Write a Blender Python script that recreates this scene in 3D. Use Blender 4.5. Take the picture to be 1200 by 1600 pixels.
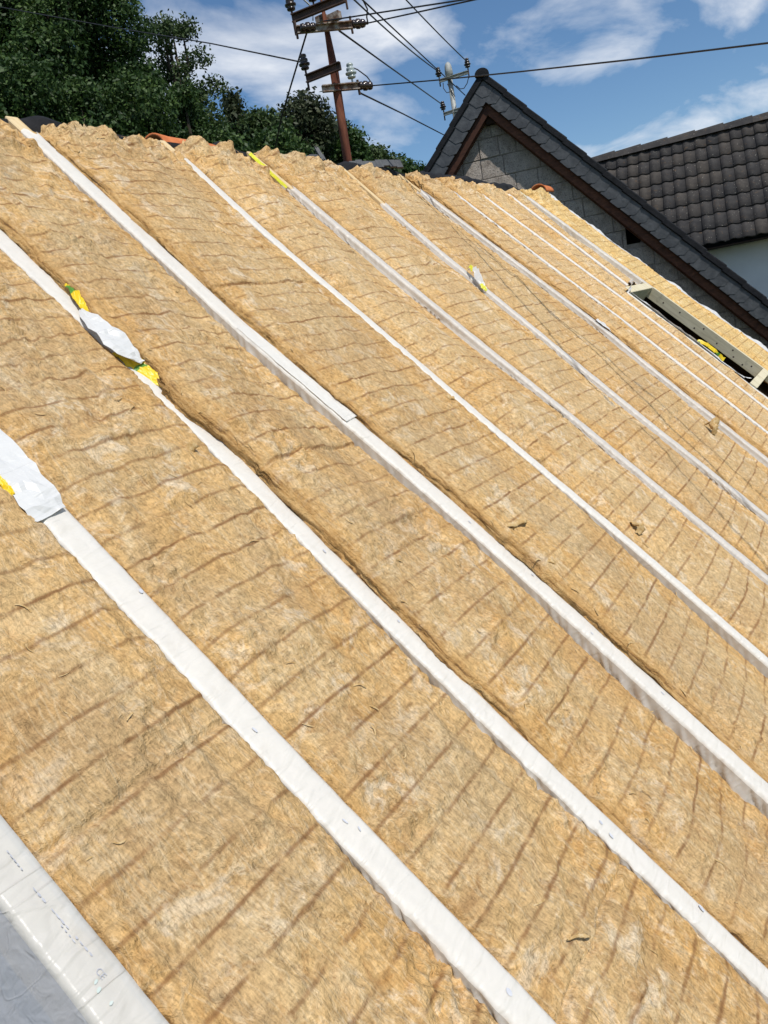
import bpy, bmesh, math, random
import numpy as np
from mathutils import Vector, Matrix

for o in list(bpy.data.objects): bpy.data.objects.remove(o, do_unlink=True)
scn = bpy.context.scene
COL = scn.collection
R = math.radians

# ------------------------------------------------------------------ camera
CAM = Vector((0.0, 0.0, 6.5))
FW = Vector((0.8056165, 0.54859707, -0.22365892))
RT = Vector((0.51902236, -0.8355853, -0.18003607))
UP = Vector((0.28565337, -0.02895605, 0.95789545))
cd = bpy.data.cameras.new('camera'); cam = bpy.data.objects.new('camera', cd); COL.objects.link(cam)
cd.sensor_fit = 'VERTICAL'; cd.sensor_height = 36.0; cd.sensor_width = 27.0
cd.lens = 1202.97 / 1600 * 36.0
cd.clip_start = 0.02; cd.clip_end = 3000
cam.matrix_world = Matrix(((RT.x, UP.x, -FW.x, CAM.x), (RT.y, UP.y, -FW.y, CAM.y), (RT.z, UP.z, -FW.z, CAM.z), (0, 0, 0, 1)))
scn.camera = cam
scn.render.resolution_x = 768; scn.render.resolution_y = 1024

# ------------------------------------------------------------------ sun and sky
SUN_AZ, SUN_EL = R(24), R(57)
SUND = Vector((-math.sin(SUN_AZ) * math.cos(SUN_EL), -math.cos(SUN_AZ) * math.cos(SUN_EL), math.sin(SUN_EL)))
sl = bpy.data.lights.new('sun', 'SUN'); sl.energy = 3.9; sl.angle = R(0.55); sl.color = (1.0, 0.955, 0.88)
so = bpy.data.objects.new('sun', sl); COL.objects.link(so)
so.rotation_euler = SUND.to_track_quat('Z', 'Y').to_euler(); so.location = (0, 0, 40)

world = bpy.data.worlds.new('World'); scn.world = world; world.use_nodes = True
W = world.node_tree; W.nodes.clear()
def wn(t, **k):
    n = W.nodes.new(t)
    for a, b in k.items(): setattr(n, a, b)
    return n
def wl(a, b): W.links.new(a, b)
sky = wn('ShaderNodeTexSky', sky_type='NISHITA')
sky.sun_disc = False; sky.sun_elevation = SUN_EL
sky.sun_rotation = math.atan2(SUND.x, SUND.y)
sky.air_density = 1.0; sky.dust_density = 0.25; sky.ozone_density = 2.6; sky.altitude = 300
bgs = wn('ShaderNodeBackground'); bgs.inputs[1].default_value = 0.105
hs = wn('ShaderNodeHueSaturation'); hs.inputs['Saturation'].default_value = 1.2; hs.inputs['Value'].default_value = 1.0
wl(sky.outputs[0], hs.inputs['Color']); wl(hs.outputs[0], bgs.inputs[0])
bgc = wn('ShaderNodeBackground'); bgc.inputs[0].default_value = (0.92, 0.95, 1.0, 1); bgc.inputs[1].default_value = 1.0
tc = wn('ShaderNodeTexCoord')
# clouds are laid out on a flat layer high above: direction.xy / direction.z
sep = wn('ShaderNodeSeparateXYZ'); wl(tc.outputs['Generated'], sep.inputs[0])
zc = wn('ShaderNodeMath', operation='MAXIMUM'); wl(sep.outputs[2], zc.inputs[0]); zc.inputs[1].default_value = 0.0
za = wn('ShaderNodeMath', operation='ADD'); wl(zc.outputs[0], za.inputs[0]); za.inputs[1].default_value = 0.16
dx = wn('ShaderNodeMath', operation='DIVIDE'); wl(sep.outputs[0], dx.inputs[0]); wl(za.outputs[0], dx.inputs[1])
dy = wn('ShaderNodeMath', operation='DIVIDE'); wl(sep.outputs[1], dy.inputs[0]); wl(za.outputs[0], dy.inputs[1])
cp = wn('ShaderNodeCombineXYZ'); wl(dx.outputs[0], cp.inputs[0]); wl(dy.outputs[0], cp.inputs[1])
cmap = wn('ShaderNodeMapping'); cmap.inputs['Location'].default_value = (3.1, 1.4, 0.0); cmap.inputs['Rotation'].default_value = (0, 0, R(35)); cmap.inputs['Scale'].default_value = (1.0, 1.35, 1)
wl(cp.outputs[0], cmap.inputs[0])
cn = wn('ShaderNodeTexNoise'); cn.inputs['Scale'].default_value = 1.5; cn.inputs['Detail'].default_value = 9; cn.inputs['Roughness'].default_value = 0.56; cn.inputs['Distortion'].default_value = 0.35
wl(cmap.outputs[0], cn.inputs['Vector'])
# two-scale cover: a big soft cover field plus fine billows, the same all round the sky
cr = wn('ShaderNodeValToRGB'); cr.color_ramp.elements[0].position = 0.485; cr.color_ramp.elements[1].position = 0.70
cr.color_ramp.elements[0].color = (0.02, 0.02, 0.02, 1); cr.color_ramp.elements[1].color = (0.92, 0.92, 0.92, 1)
wl(cn.outputs[0], cr.inputs[0])
mixs = wn('ShaderNodeMixShader'); wl(cr.outputs[0], mixs.inputs[0]); wl(bgs.outputs[0], mixs.inputs[1]); wl(bgc.outputs[0], mixs.inputs[2])
wo = wn('ShaderNodeOutputWorld'); wl(mixs.outputs[0], wo.inputs[0])

scn.view_settings.view_transform = 'Standard'; scn.view_settings.look = 'None'
scn.view_settings.exposure = 0.0; scn.view_settings.gamma = 1.0
scn.view_settings.use_curve_mapping = False
scn.render.engine = 'CYCLES'
scn.cycles.max_bounces = 5; scn.cycles.diffuse_bounces = 3; scn.cycles.glossy_bounces = 2; scn.cycles.transmission_bounces = 3; scn.cycles.transparent_max_bounces = 6

# ------------------------------------------------------------------ helpers
def at(px, py, dist):
    """point seen at photograph pixel px,py at a horizontal distance dist from the camera"""
    d = FW + RT * ((px - 600) / 1202.97) + UP * ((800 - py) / 1202.97)
    return CAM + d * (dist / math.hypot(d.x, d.y))
def at_z(px, py, z):
    d = FW + RT * ((px - 600) / 1202.97) + UP * ((800 - py) / 1202.97)
    return CAM + d * ((z - CAM.z) / d.z)

AL = 0.791656144                                        # roof pitch
XU, SU, NU = Vector((1, 0, 0)), Vector((0, math.cos(AL), math.sin(AL))), Vector((0, -math.sin(AL), math.cos(AL)))
RO = CAM - NU * 1.5                                     # roof frame origin: rafter tops lie at h = 0
ROOF = Matrix(((1, 0, 0, RO.x), (0, SU.y, NU.y, RO.y), (0, SU.z, NU.z, RO.z), (0, 0, 0, 1)))
def roofpt(x, s, h=0): return RO + XU * x + SU * s + NU * h

def tag(o, label=None, cat=None, group=None, kind=None):
    if label: o['label'] = label
    if cat: o['category'] = cat
    if group: o['group'] = group
    if kind: o['kind'] = kind
    return o
def empty(name, mw=None, label=None, cat=None, group=None):
    o = bpy.data.objects.new(name, None); COL.objects.link(o); o.empty_display_size = 0.1
    if mw is not None: o.matrix_world = mw if isinstance(mw, Matrix) else Matrix.Translation(mw)
    return tag(o, label, cat, group)
def link(name, me, mat=None, parent=None, mw=None, smooth=False):
    o = bpy.data.objects.new(name, me); COL.objects.link(o)
    if mat is not None and not me.materials: me.materials.append(mat)
    if parent is not None: o.parent = parent
    if mw is not None: o.matrix_local = mw if isinstance(mw, Matrix) else Matrix.Translation(mw)
    if smooth: me.shade_smooth()
    return o
def mesh_np(name, V, F4):
    V = np.ascontiguousarray(V, np.float32).reshape(-1, 3); F4 = np.ascontiguousarray(F4, np.int32)
    me = bpy.data.meshes.new(name); k = F4.shape[1]
    me.vertices.add(len(V)); me.vertices.foreach_set('co', V.ravel())
    me.loops.add(F4.size); me.loops.foreach_set('vertex_index', F4.ravel())
    me.polygons.add(len(F4)); me.polygons.foreach_set('loop_start', np.arange(0, F4.size, k, dtype=np.int32))
    me.polygons.foreach_set('loop_total', np.full(len(F4), k, np.int32))
    me.update(calc_edges=True); me.validate()
    return me
def grid_mesh(name, P, attr=None):
    """P: (ns, nx, 3) array of points"""
    ns, nx = P.shape[:2]
    i = np.arange(ns - 1)[:, None] * nx + np.arange(nx - 1)[None]
    F = np.stack([i, i + 1, i + nx + 1, i + nx], -1).reshape(-1, 4)
    me = mesh_np(name, P, F)
    if attr:
        for nm, A in attr.items():
            at_ = me.attributes.new(nm, 'FLOAT', 'POINT'); at_.data.foreach_set('value', np.ascontiguousarray(A, np.float32).ravel())
    me.shade_smooth()
    return me
def bm_new(): return bmesh.new()
def bm_mesh(bm, name, smooth=False, bevel=0):
    if bevel:
        bmesh.ops.bevel(bm, geom=bm.edges[:], offset=bevel, segments=1, affect='EDGES', clamp_overlap=True)
    bmesh.ops.recalc_face_normals(bm, faces=bm.faces)
    me = bpy.data.meshes.new(name); bm.to_mesh(me); bm.free()
    if smooth: me.shade_smooth()
    return me
def add_box(bm, c, size, M=None):
    g = bmesh.ops.create_cube(bm, size=1.0)['verts']
    for v in g:
        v.co = Vector((v.co.x * size[0], v.co.y * size[1], v.co.z * size[2])) + Vector(c)
        if M is not None: v.co = M @ v.co
    return g
def frame_to(a, b, up=Vector((0, 0, 1))):
    z = (b - a).normalized(); x = up.cross(z)
    if x.length < 1e-4: x = Vector((1, 0, 0)).cross(z)
    x.normalize(); y = z.cross(x)
    return x, y, z
def add_tube(bm, pts, rad, seg=8, cap=True):
    rings = []
    n = len(pts)
    rads = rad if isinstance(rad, (list, tuple)) else [rad] * n
    for i, pnt in enumerate(pts):
        a = pts[max(i - 1, 0)]; b = pts[min(i + 1, n - 1)]
        x, y, z = frame_to(a, b)
        rings.append([bm.verts.new(pnt + (x * math.cos(t) + y * math.sin(t)) * rads[i]) for t in [2 * math.pi * k / seg for k in range(seg)]])
    for r0, r1 in zip(rings, rings[1:]):
        for k in range(seg):
            bm.faces.new((r0[k], r0[(k + 1) % seg], r1[(k + 1) % seg], r1[k]))
    if cap:
        bm.faces.new(rings[0][::-1]); bm.faces.new(rings[-1])
def add_lathe(bm, base, axis, prof, seg=14):
    axis = axis.normalized(); x, y, z = frame_to(Vector((0, 0, 0)), axis)
    rings = [[bm.verts.new(base + axis * h + (x * math.cos(t) + y * math.sin(t)) * r) for t in [2 * math.pi * k / seg for k in range(seg)]] for r, h in prof]
    for r0, r1 in zip(rings, rings[1:]):
        for k in range(seg): bm.faces.new((r0[k], r0[(k + 1) % seg], r1[(k + 1) % seg], r1[k]))
    bm.faces.new(rings[0][::-1]); bm.faces.new(rings[-1])
def add_prism(bm, poly, n, d):
    """poly: list of 3D points (planar), extruded along n by d"""
    a = [bm.verts.new(p) for p in poly]; b = [bm.verts.new(p + n * d) for p in poly]
    k = len(poly)
    bm.faces.new(a); bm.faces.new(b[::-1])
    for i in range(k): bm.faces.new((a[i], b[i], b[(i + 1) % k], a[(i + 1) % k]))

# vectorised gradient noise
_rng = np.random.RandomState(5); _perm = _rng.permutation(512); _ang = _rng.rand(512) * 2 * np.pi
_gx, _gy = np.cos(_ang), np.sin(_ang)
def gn(x, y, seed=0):
    x, y = np.broadcast_arrays(np.asarray(x, float), np.asarray(y, float))
    xi = np.floor(x).astype(int); yi = np.floor(y).astype(int); xf = x - xi; yf = y - yi
    def g(ix, iy, fx, fy):
        h = _perm[(_perm[(ix + seed * 37) % 512] + iy + seed * 11) % 512]
        return _gx[h] * fx + _gy[h] * fy
    u = xf ** 3 * (xf * (xf * 6 - 15) + 10); v = yf ** 3 * (yf * (yf * 6 - 15) + 10)
    a = g(xi, yi, xf, yf) * (1 - u) + g(xi + 1, yi, xf - 1, yf) * u
    b = g(xi, yi + 1, xf, yf - 1) * (1 - u) + g(xi + 1, yi + 1, xf - 1, yf - 1) * u
    return (a * (1 - v) + b * v) * 1.5
def fbm(x, y, seed=0, oct=4, rough=0.5):
    s = 0; a = 1
    for o in range(oct): s = s + a * gn(x * 2 ** o, y * 2 ** o, seed + o * 3); a *= rough
    return s
def ridged(x, y, seed=0): return 1 - np.abs(gn(x, y, seed)) * 2
def sstep(a, b, x):
    t = np.clip((x - a) / (b - a), 0, 1); return t * t * (3 - 2 * t)

# ------------------------------------------------------------------ materials
def mat(name, base=(0.5, 0.5, 0.5), rough=0.8, spec=0.3, metal=0.0):
    m = bpy.data.materials.new(name); m.use_nodes = True; nt = m.node_tree
    b = nt.nodes['Principled BSDF']; b.inputs['Base Color'].default_value = (*base, 1)
    b.inputs['Roughness'].default_value = rough; b.inputs['Specular IOR Level'].default_value = spec; b.inputs['Metallic'].default_value = metal
    return m, nt, b
class NB:
    def __init__(s, nt): s.nt = nt
    def n(s, t, ins=None, **k):
        nd = s.nt.nodes.new(t)
        for a, b in k.items(): setattr(nd, a, b)
        for a, b in (ins or {}).items():
            if isinstance(b, bpy.types.NodeSocket): s.nt.links.new(b, nd.inputs[a])
            else: nd.inputs[a].default_value = b
        return nd
    def math(s, op, a, b=0.0, c=0.0): return s.n('ShaderNodeMath', {0: a, 1: b, 2: c}, operation=op).outputs[0]
    def noise(s, v, scale, detail=4, rough=0.5, dist=0.0):
        return s.n('ShaderNodeTexNoise', {'Vector': v, 'Scale': scale, 'Detail': detail, 'Roughness': rough, 'Distortion': dist}).outputs[0]
    def ramp(s, f, stops):
        r = s.n('ShaderNodeValToRGB', {0: f}); cr = r.color_ramp
        while len(cr.elements) < len(stops): cr.elements.new(0.5)
        for e, (p, c) in zip(cr.elements, stops):
            e.position = p; e.color = (*c, 1) if isinstance(c, tuple) else (c, c, c, 1)
        return r.outputs[0]
    def mix(s, f, a, b, mode='MIX'):
        m = s.n('ShaderNodeMix', data_type='RGBA', blend_type=mode)
        for i, v in ((0, f), (6, a), (7, b)):
            if isinstance(v, bpy.types.NodeSocket): s.nt.links.new(v, m.inputs[i])
            else: m.inputs[i].default_value = v if i == 0 else ((*v, 1) if len(v) == 3 else v)
        return m.outputs[2]
    def coords(s, rnd=True, scale=(1, 1, 1)):
        tc = s.n('ShaderNodeTexCoord'); v = tc.outputs['Object']
        if rnd:
            oi = s.n('ShaderNodeObjectInfo'); m = s.math('MULTIPLY', oi.outputs['Random'], 37.0)
            v = s.n('ShaderNodeVectorMath', {0: v, 1: m}, operation='ADD').outputs[0]
        if scale != (1, 1, 1): v = s.n('ShaderNodeMapping', {'Vector': v, 'Scale': scale}).outputs[0]
        return v
    def bump(s, h, strength, dist, bsdf, chain=None):
        b = s.n('ShaderNodeBump', {'Height': h, 'Strength': strength, 'Distance': dist})
        if chain is not None: s.nt.links.new(chain, b.inputs['Normal'])
        if bsdf is not None: s.nt.links.new(b.outputs[0], bsdf.inputs['Normal'])
        return b.outputs[0]
def simple(name, stops, scale=8, rough=0.8, spec=0.3, bump=0.3, bdist=0.01, stretch=(1, 1, 1), metal=0.0, detail=6, rnd=True):
    m, nt, b = mat(name, rough=rough, spec=spec, metal=metal); q = NB(nt)
    v = q.coords(rnd, stretch); f = q.noise(v, scale, detail, 0.6, 0.3)
    nt.links.new(q.ramp(f, stops), b.inputs['Base Color'])
    if bump: q.bump(q.noise(v, scale * 4, 5, 0.6), bump, bdist, b)
    return m

def make_wool():
    m, nt, b = mat('mineral_wool', rough=0.95, spec=0.06); q = NB(nt)
    tc = q.n('ShaderNodeTexCoord'); P = tc.outputs['Object']
    oi = q.n('ShaderNodeObjectInfo'); rnd = oi.outputs['Random']
    V = q.n('ShaderNodeVectorMath', {0: P, 1: q.math('MULTIPLY', rnd, 37.0)}, operation='ADD').outputs[0]
    big = q.noise(V, 3.4, 4, 0.6, 0.7)
    col = q.ramp(big, [(0.30, (0.47, 0.285, 0.105)), (0.46, (0.56, 0.375, 0.165)), (0.58, (0.62, 0.435, 0.205)), (0.72, (0.66, 0.51, 0.29))])
    medn = q.n('ShaderNodeTexNoise', {'Vector': V, 'Scale': 15.0, 'Detail': 5.0, 'Roughness': 0.66, 'Distortion': 0.9})
    med = medn.outputs[0]
    sepc = q.n('ShaderNodeSeparateColor', {0: medn.outputs[1]})
    col = q.mix(q.ramp(med, [(0.50, 0.0), (0.62, 0.9)]), col, (0.72, 0.565, 0.335))
    col = q.mix(q.ramp(sepc.outputs[1], [(0.32, 0.95), (0.47, 0.0)]), col, (0.38, 0.20, 0.065))
    col = q.mix(q.ramp(sepc.outputs[2], [(0.33, 0.55), (0.42, 0.0)]), col, (0.62, 0.36, 0.12))
    col = q.mix(q.ramp(q.noise(V, 8.0, 5, 0.70, 0.6), [(0.54, 0.0), (0.64, 0.85)]), col, (0.79, 0.72, 0.58))
    col = q.mix(q.ramp(q.noise(V, 1.7, 3, 0.6, 0.5), [(0.44, 0.0), (0.62, 0.55)]), col, (0.52, 0.405, 0.235))
    col = q.mix(q.ramp(q.noise(V, 1.35, 5, 0.65, 1.0), [(0.50, 0.0), (0.66, 0.50)]), col, (0.40, 0.235, 0.095))
    # the thin greyish facing covers part of the strip, golden wool shows beside it
    fac = q.n('ShaderNodeAttribute', attribute_name='facing').outputs['Fac']
    col = q.mix(q.math('MULTIPLY', fac, 0.38), col, (0.54, 0.415, 0.25))
    col = q.mix(q.math('MULTIPLY', q.math('SUBTRACT', 1.0, fac), 0.30), col, (0.70, 0.455, 0.20))
    # long pale folds in the thin facing
    cv = q.n('ShaderNodeMapping', {'Vector': V, 'Scale': (16.0, 2.6, 10.0), 'Rotation': (0, 0, 0.25)}).outputs[0]
    cre = q.math('ABSOLUTE', q.math('SUBTRACT', q.noise(cv, 1.0, 3, 0.55, 0.6), 0.5))
    col = q.mix(q.ramp(cre, [(0.0, 0.34), (0.022, 0.0)]), col, (0.74, 0.64, 0.45))
    # fibres
    warp = q.n('ShaderNodeTexNoise', {'Vector': V, 'Scale': 7.0, 'Detail': 1.0})
    VW = q.n('ShaderNodeVectorMath', {0: q.n('ShaderNodeVectorMath', {0: warp.outputs['Color'], 1: (0.05, 0.05, 0.05)}, operation='MULTIPLY').outputs[0], 1: V}, operation='ADD').outputs[0]
    fv = q.n('ShaderNodeMapping', {'Vector': VW, 'Scale': (210.0, 60.0, 90.0), 'Rotation': (0, 0, 0.75)}).outputs[0]
    fib = q.noise(fv, 1.0, 3, 0.62, 0.2)
    fv2 = q.n('ShaderNodeMapping', {'Vector': VW, 'Scale': (48.0, 160.0, 90.0), 'Rotation': (0, 0, 0.35)}).outputs[0]
    fib2 = q.noise(fv2, 1.0, 3, 0.62, 0.3)
    clump = q.noise(V, 46, 4, 0.68, 0.5)
    col = q.mix(0.9, col, q.ramp(fib, [(0.32, 0.66), (0.52, 1.0), (0.70, 1.20)]), 'MULTIPLY')
    col = q.mix(0.6, col, q.ramp(fib2, [(0.32, 0.76), (0.52, 1.0), (0.70, 1.10)]), 'MULTIPLY')
    col = q.mix(0.8, col, q.ramp(clump, [(0.30, 0.62), (0.52, 1.0), (0.70, 1.16)]), 'MULTIPLY')
    ck = q.math('ABSOLUTE', q.math('SUBTRACT', q.noise(V, 10.0, 4, 0.6, 1.2), 0.5))
    col = q.mix(q.math('MULTIPLY', q.ramp(ck, [(0.0, 1.0), (0.010, 0.0)]), q.ramp(sepc.outputs[0], [(0.50, 0.0), (0.58, 0.55)])), col, (0.24, 0.125, 0.05))
    # brown cutting marks every 10 cm across the batt, ragged and broken
    sp = q.n('ShaderNodeSeparateXYZ', {0: P}); s = sp.outputs[1]
    wob = q.math('MULTIPLY', q.math('SUBTRACT', big, 0.5), 0.008)
    ph = q.math('ADD', q.math('ADD', s, wob), q.math('MULTIPLY', rnd, 3.3))
    fr = q.math('FRACT', q.math('MULTIPLY', ph, 10.0))
    d = q.math('ABSOLUTE', q.math('SUBTRACT', fr, 0.5))
    d = q.math('ADD', d, q.math('MULTIPLY', q.math('SUBTRACT', clump, 0.5), 0.035))
    line = q.ramp(d, [(0.020, 1.0), (0.080, 0.0)])
    rowv = q.n('ShaderNodeTexWhiteNoise', {'W': q.math('FLOOR', q.math('MULTIPLY', ph, 10.0))}, noise_dimensions='1D').outputs[0]
    brk = q.ramp(q.noise(V, 9.5, 3, 0.62), [(0.38, 0.24), (0.53, 1.0)])
    amt = q.math('MULTIPLY', q.math('MULTIPLY', line, brk), q.math('ADD', q.math('MULTIPLY', rowv, 0.34), 0.50))
    ea = q.n('ShaderNodeAttribute', attribute_name='edge').outputs['Fac']
    amt = q.math('MULTIPLY', amt, q.math('SUBTRACT', 1.0, ea))
    col = q.mix(amt, col, (0.20, 0.098, 0.042))
    # torn side faces of the batt: layered, browner
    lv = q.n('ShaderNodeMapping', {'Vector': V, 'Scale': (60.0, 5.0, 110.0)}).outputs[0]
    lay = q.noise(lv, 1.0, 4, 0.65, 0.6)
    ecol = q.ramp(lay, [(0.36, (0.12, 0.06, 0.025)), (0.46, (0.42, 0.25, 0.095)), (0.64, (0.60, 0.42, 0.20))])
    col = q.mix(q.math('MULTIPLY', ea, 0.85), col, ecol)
    col = q.mix(1.0, col, (1.07, 1.01, 0.935), 'MULTIPLY')
    col = q.mix(1.0, col, oi.outputs['Color'], 'MULTIPLY')
    nt.links.new(col, b.inputs['Base Color'])
    hsum = q.math('ADD', q.math('MULTIPLY', clump, 0.011), q.math('ADD', q.math('MULTIPLY', fib, 0.0032), q.math('MULTIPLY', fib2, 0.0026)))
    q.bump(hsum, 0.9, 1.0, b)
    return m
WOOL = make_wool()
WOOL_SCRAP = simple('wool_scrap', [(0.3, (0.38, 0.22, 0.085)), (0.5, (0.55, 0.375, 0.17)), (0.7, (0.67, 0.52, 0.31))], 60, 0.95, 0.05, 0.7, 0.004)

def make_film(name, base, alpha, rough=0.42, crease=0.0):
    m = bpy.data.materials.new(name); m.use_nodes = True; nt = m.node_tree; q = NB(nt)
    b = nt.nodes['Principled BSDF']; out = nt.nodes['Material Output']
    V = q.coords(True)
    mott = q.noise(V, 18, 5, 0.6, 0.5)
    col = q.mix(q.ramp(mott, [(0.35, 0.0), (0.75, 1.0)]), base, tuple(min(1, c * 1.05) for c in base))
    dirt = q.ramp(q.noise(V, 5, 7, 0.7, 0.8), [(0.57, 0.0), (0.74, 0.35)])
    col = q.mix(dirt, col, (0.66, 0.60, 0.50))
    nt.links.new(col, b.inputs['Base Color'])
    b.inputs['Roughness'].default_value = rough; b.inputs['Specular IOR Level'].default_value = 0.45
    sv = q.n('ShaderNodeMapping', {'Vector': V, 'Scale': (11.0, 30.0, 16.0), 'Rotation': (0, 0, 0.6)}).outputs[0]
    cz = q.math('ABSOLUTE', q.math('SUBTRACT', q.noise(q.n('ShaderNodeMapping', {'Vector': V, 'Scale': (2.2, 9.0, 5.0), 'Rotation': (0, 0, 0.35)}).outputs[0], 1.0, 1.5, 0.5, 0.25), 0.5))
    hh = q.math('ADD', q.math('MULTIPLY', q.noise(sv, 1.0, 2, 0.5, 0.6), 0.008), q.math('MULTIPLY', q.ramp(cz, [(0.0, 1.0), (0.014, 0.0)]), crease))
    n1 = q.bump(hh, 0.9, 1.0, None)
    nn = q.bump(q.noise(V, 130, 3, 0.5, 0.3), 0.15, 0.002, b, n1)
    tl = q.n('ShaderNodeBsdfTranslucent', {'Color': (*base, 1), 'Normal': nn})
    ms = q.n('ShaderNodeMixShader', {0: 0.16, 1: b.outputs[0], 2: tl.outputs[0]})
    tr = q.n('ShaderNodeBsdfTransparent', {'Color': (0.97, 0.95, 0.92, 1)})
    mt = q.n('ShaderNodeMixShader', {0: 1 - alpha, 1: ms.outputs[0], 2: tr.outputs[0]})
    nt.links.new(mt.outputs[0], out.inputs[0])
    return m
FILM = make_film('membrane_film', (0.84, 0.815, 0.76), 0.88)
FILM_THIN = make_film('membrane_film_thin', (0.79, 0.775, 0.745), 0.72, 0.40)
FILM_WHITE = make_film('membrane_film_torn', (0.76, 0.76, 0.75), 0.93, 0.34, 0.0008)
FILM_SKIRT_SHADED = make_film('membrane_film_single_shaded', (0.74, 0.70, 0.64), 0.60, 0.45)  # single unbacked layer; its darker tint paints in shade on the rafter sides
FILM_DRAPE_SHADED = make_film('membrane_sheet_single_shaded', (0.66, 0.69, 0.74), 0.72, 0.20, 0.0010)  # single layer; blue-grey tint paints skylit shade into the hanging part
FILM_SHEET = make_film('membrane_sheet', (0.74, 0.73, 0.69), 0.80, 0.34, 0.0016)

def make_print():
    m, nt, b = mat('printed_film', rough=0.35, spec=0.5); q = NB(nt)
    V = q.coords(True)
    f = q.noise(q.n('ShaderNodeMapping', {'Vector': V, 'Scale': (9, 17, 9)}).outputs[0], 1.0, 2, 0.4, 0.4)
    nt.links.new(q.ramp(f, [(0.0, (0.86, 0.60, 0.02)), (0.58, (0.80, 0.57, 0.02)), (0.60, (0.10, 0.27, 0.03)), (1.0, (0.08, 0.26, 0.03))]), b.inputs['Base Color'])
    return m
PRINT = make_print()
PRINT_LIME = simple('printed_film_lime', [(0.4, (0.62, 0.70, 0.04)), (0.55, (0.78, 0.72, 0.05)), (0.7, (0.30, 0.48, 0.05))], 30, 0.35, 0.5, 0.0)
INK = simple('print_ink', [(0.3, (0.36, 0.37, 0.42)), (0.7, (0.56, 0.56, 0.58))], 40, 0.5, 0.3, 0)
INK_GREEN = simple('print_ink_green', [(0.3, (0.48, 0.58, 0.54)), (0.7, (0.62, 0.66, 0.62))], 40, 0.5, 0.3, 0)
INK_BLUE = simple('print_ink_blue', [(0.3, (0.50, 0.52, 0.58)), (0.7, (0.64, 0.64, 0.66))], 40, 0.5, 0.3, 0)

def make_wood(name, a, bcol, c, rough=0.75, sc=1.0):
    m, nt, b = mat(name, rough=rough, spec=0.2); q = NB(nt)
    V = q.coords(True, (30 * sc, 2.0 * sc, 30 * sc))
    g = q.noise(V, 1.0, 7, 0.65, 0.8)
    col = q.ramp(g, [(0.3, a), (0.5, bcol), (0.72, c)])
    V2 = q.coords(True); kn = q.ramp(q.noise(V2, 7, 4, 0.6), [(0.62, 0.0), (0.72, 0.5)])
    col = q.mix(kn, col, tuple(x * 0.55 for x in a))
    nt.links.new(col, b.inputs['Base Color']); q.bump(g, 0.35, 0.004, b)
    return m
WOOD_PALE = make_wood('spruce_wood', (0.52, 0.36, 0.17), (0.66, 0.50, 0.28), (0.74, 0.60, 0.38))
WOOD_TREATED = make_wood('treated_wood', (0.50, 0.44, 0.29), (0.64, 0.57, 0.40), (0.72, 0.65, 0.48))
WOOD_BROWN = make_wood('stained_wood', (0.042, 0.016, 0.009), (0.088, 0.034, 0.018), (0.15, 0.062, 0.032), 0.6)
WOOD_BROWN_SHADED = make_wood('stained_wood_shaded', (0.028, 0.012, 0.008), (0.055, 0.022, 0.013), (0.085, 0.035, 0.02), 0.6)  # darker copy of the brown stain, shade of the left fascia painted in
DARK_WOOD = make_wood('dark_wood', (0.02, 0.012, 0.008), (0.035, 0.02, 0.013), (0.05, 0.03, 0.02))
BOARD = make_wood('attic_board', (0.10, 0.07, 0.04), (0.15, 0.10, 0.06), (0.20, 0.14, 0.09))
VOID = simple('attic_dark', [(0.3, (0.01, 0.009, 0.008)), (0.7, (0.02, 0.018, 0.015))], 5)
SLATE = simple('slate', [(0.3, (0.032, 0.035, 0.040)), (0.5, (0.052, 0.056, 0.062)), (0.7, (0.080, 0.085, 0.092))], 9, 0.5, 0.45, 0.5, 0.006)
BLACKTRIM = simple('black_trim', [(0.3, (0.006, 0.007, 0.009)), (0.7, (0.018, 0.019, 0.023))], 12, 0.75, 0.18, 0.4, 0.01)
BITUMEN = simple('bitumen_sheet', [(0.3, (0.008, 0.008, 0.009)), (0.7, (0.020, 0.020, 0.022))], 9, 0.75, 0.2, 0.6, 0.01)
def make_block():
    m, nt, b = mat('pumice_block', rough=0.95, spec=0.1); q = NB(nt)
    V = q.coords(True)
    f = q.noise(V, 6, 8, 0.72, 0.5)
    col = q.ramp(f, [(0.30, (0.30, 0.255, 0.22)), (0.5, (0.47, 0.41, 0.36)), (0.70, (0.58, 0.52, 0.46))])
    pits = q.ramp(q.noise(V, 60, 5, 0.7), [(0.33, 0.45), (0.5, 1.0)])
    col = q.mix(1.0, col, pits, 'MULTIPLY')
    st = q.ramp(q.noise(V, 2.2, 5, 0.6), [(0.55, 0.0), (0.7, 0.35)])
    col = q.mix(st, col, (0.16, 0.12, 0.10))
    nt.links.new(col, b.inputs['Base Color'])
    n1 = q.bump(q.noise(V, 55, 6, 0.75), 1.0, 0.03, None)
    q.bump(q.noise(V, 11, 5, 0.6), 0.6, 0.03, b, n1)
    return m
BLOCK = make_block()
MORTAR = simple('mortar', [(0.3, (0.24, 0.21, 0.185)), (0.7, (0.38, 0.34, 0.30))], 25, 0.95, 0.1, 0.8, 0.01)
RENDER_WHITE = simple('white_render', [(0.3, (0.70, 0.70, 0.69)), (0.7, (0.79, 0.79, 0.77))], 3, 0.9, 0.15, 0.35, 0.006)
RENDER_OWN = simple('cream_render', [(0.3, (0.55, 0.51, 0.43)), (0.7, (0.65, 0.61, 0.52))], 3, 0.9, 0.15, 0.35, 0.006)
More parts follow.
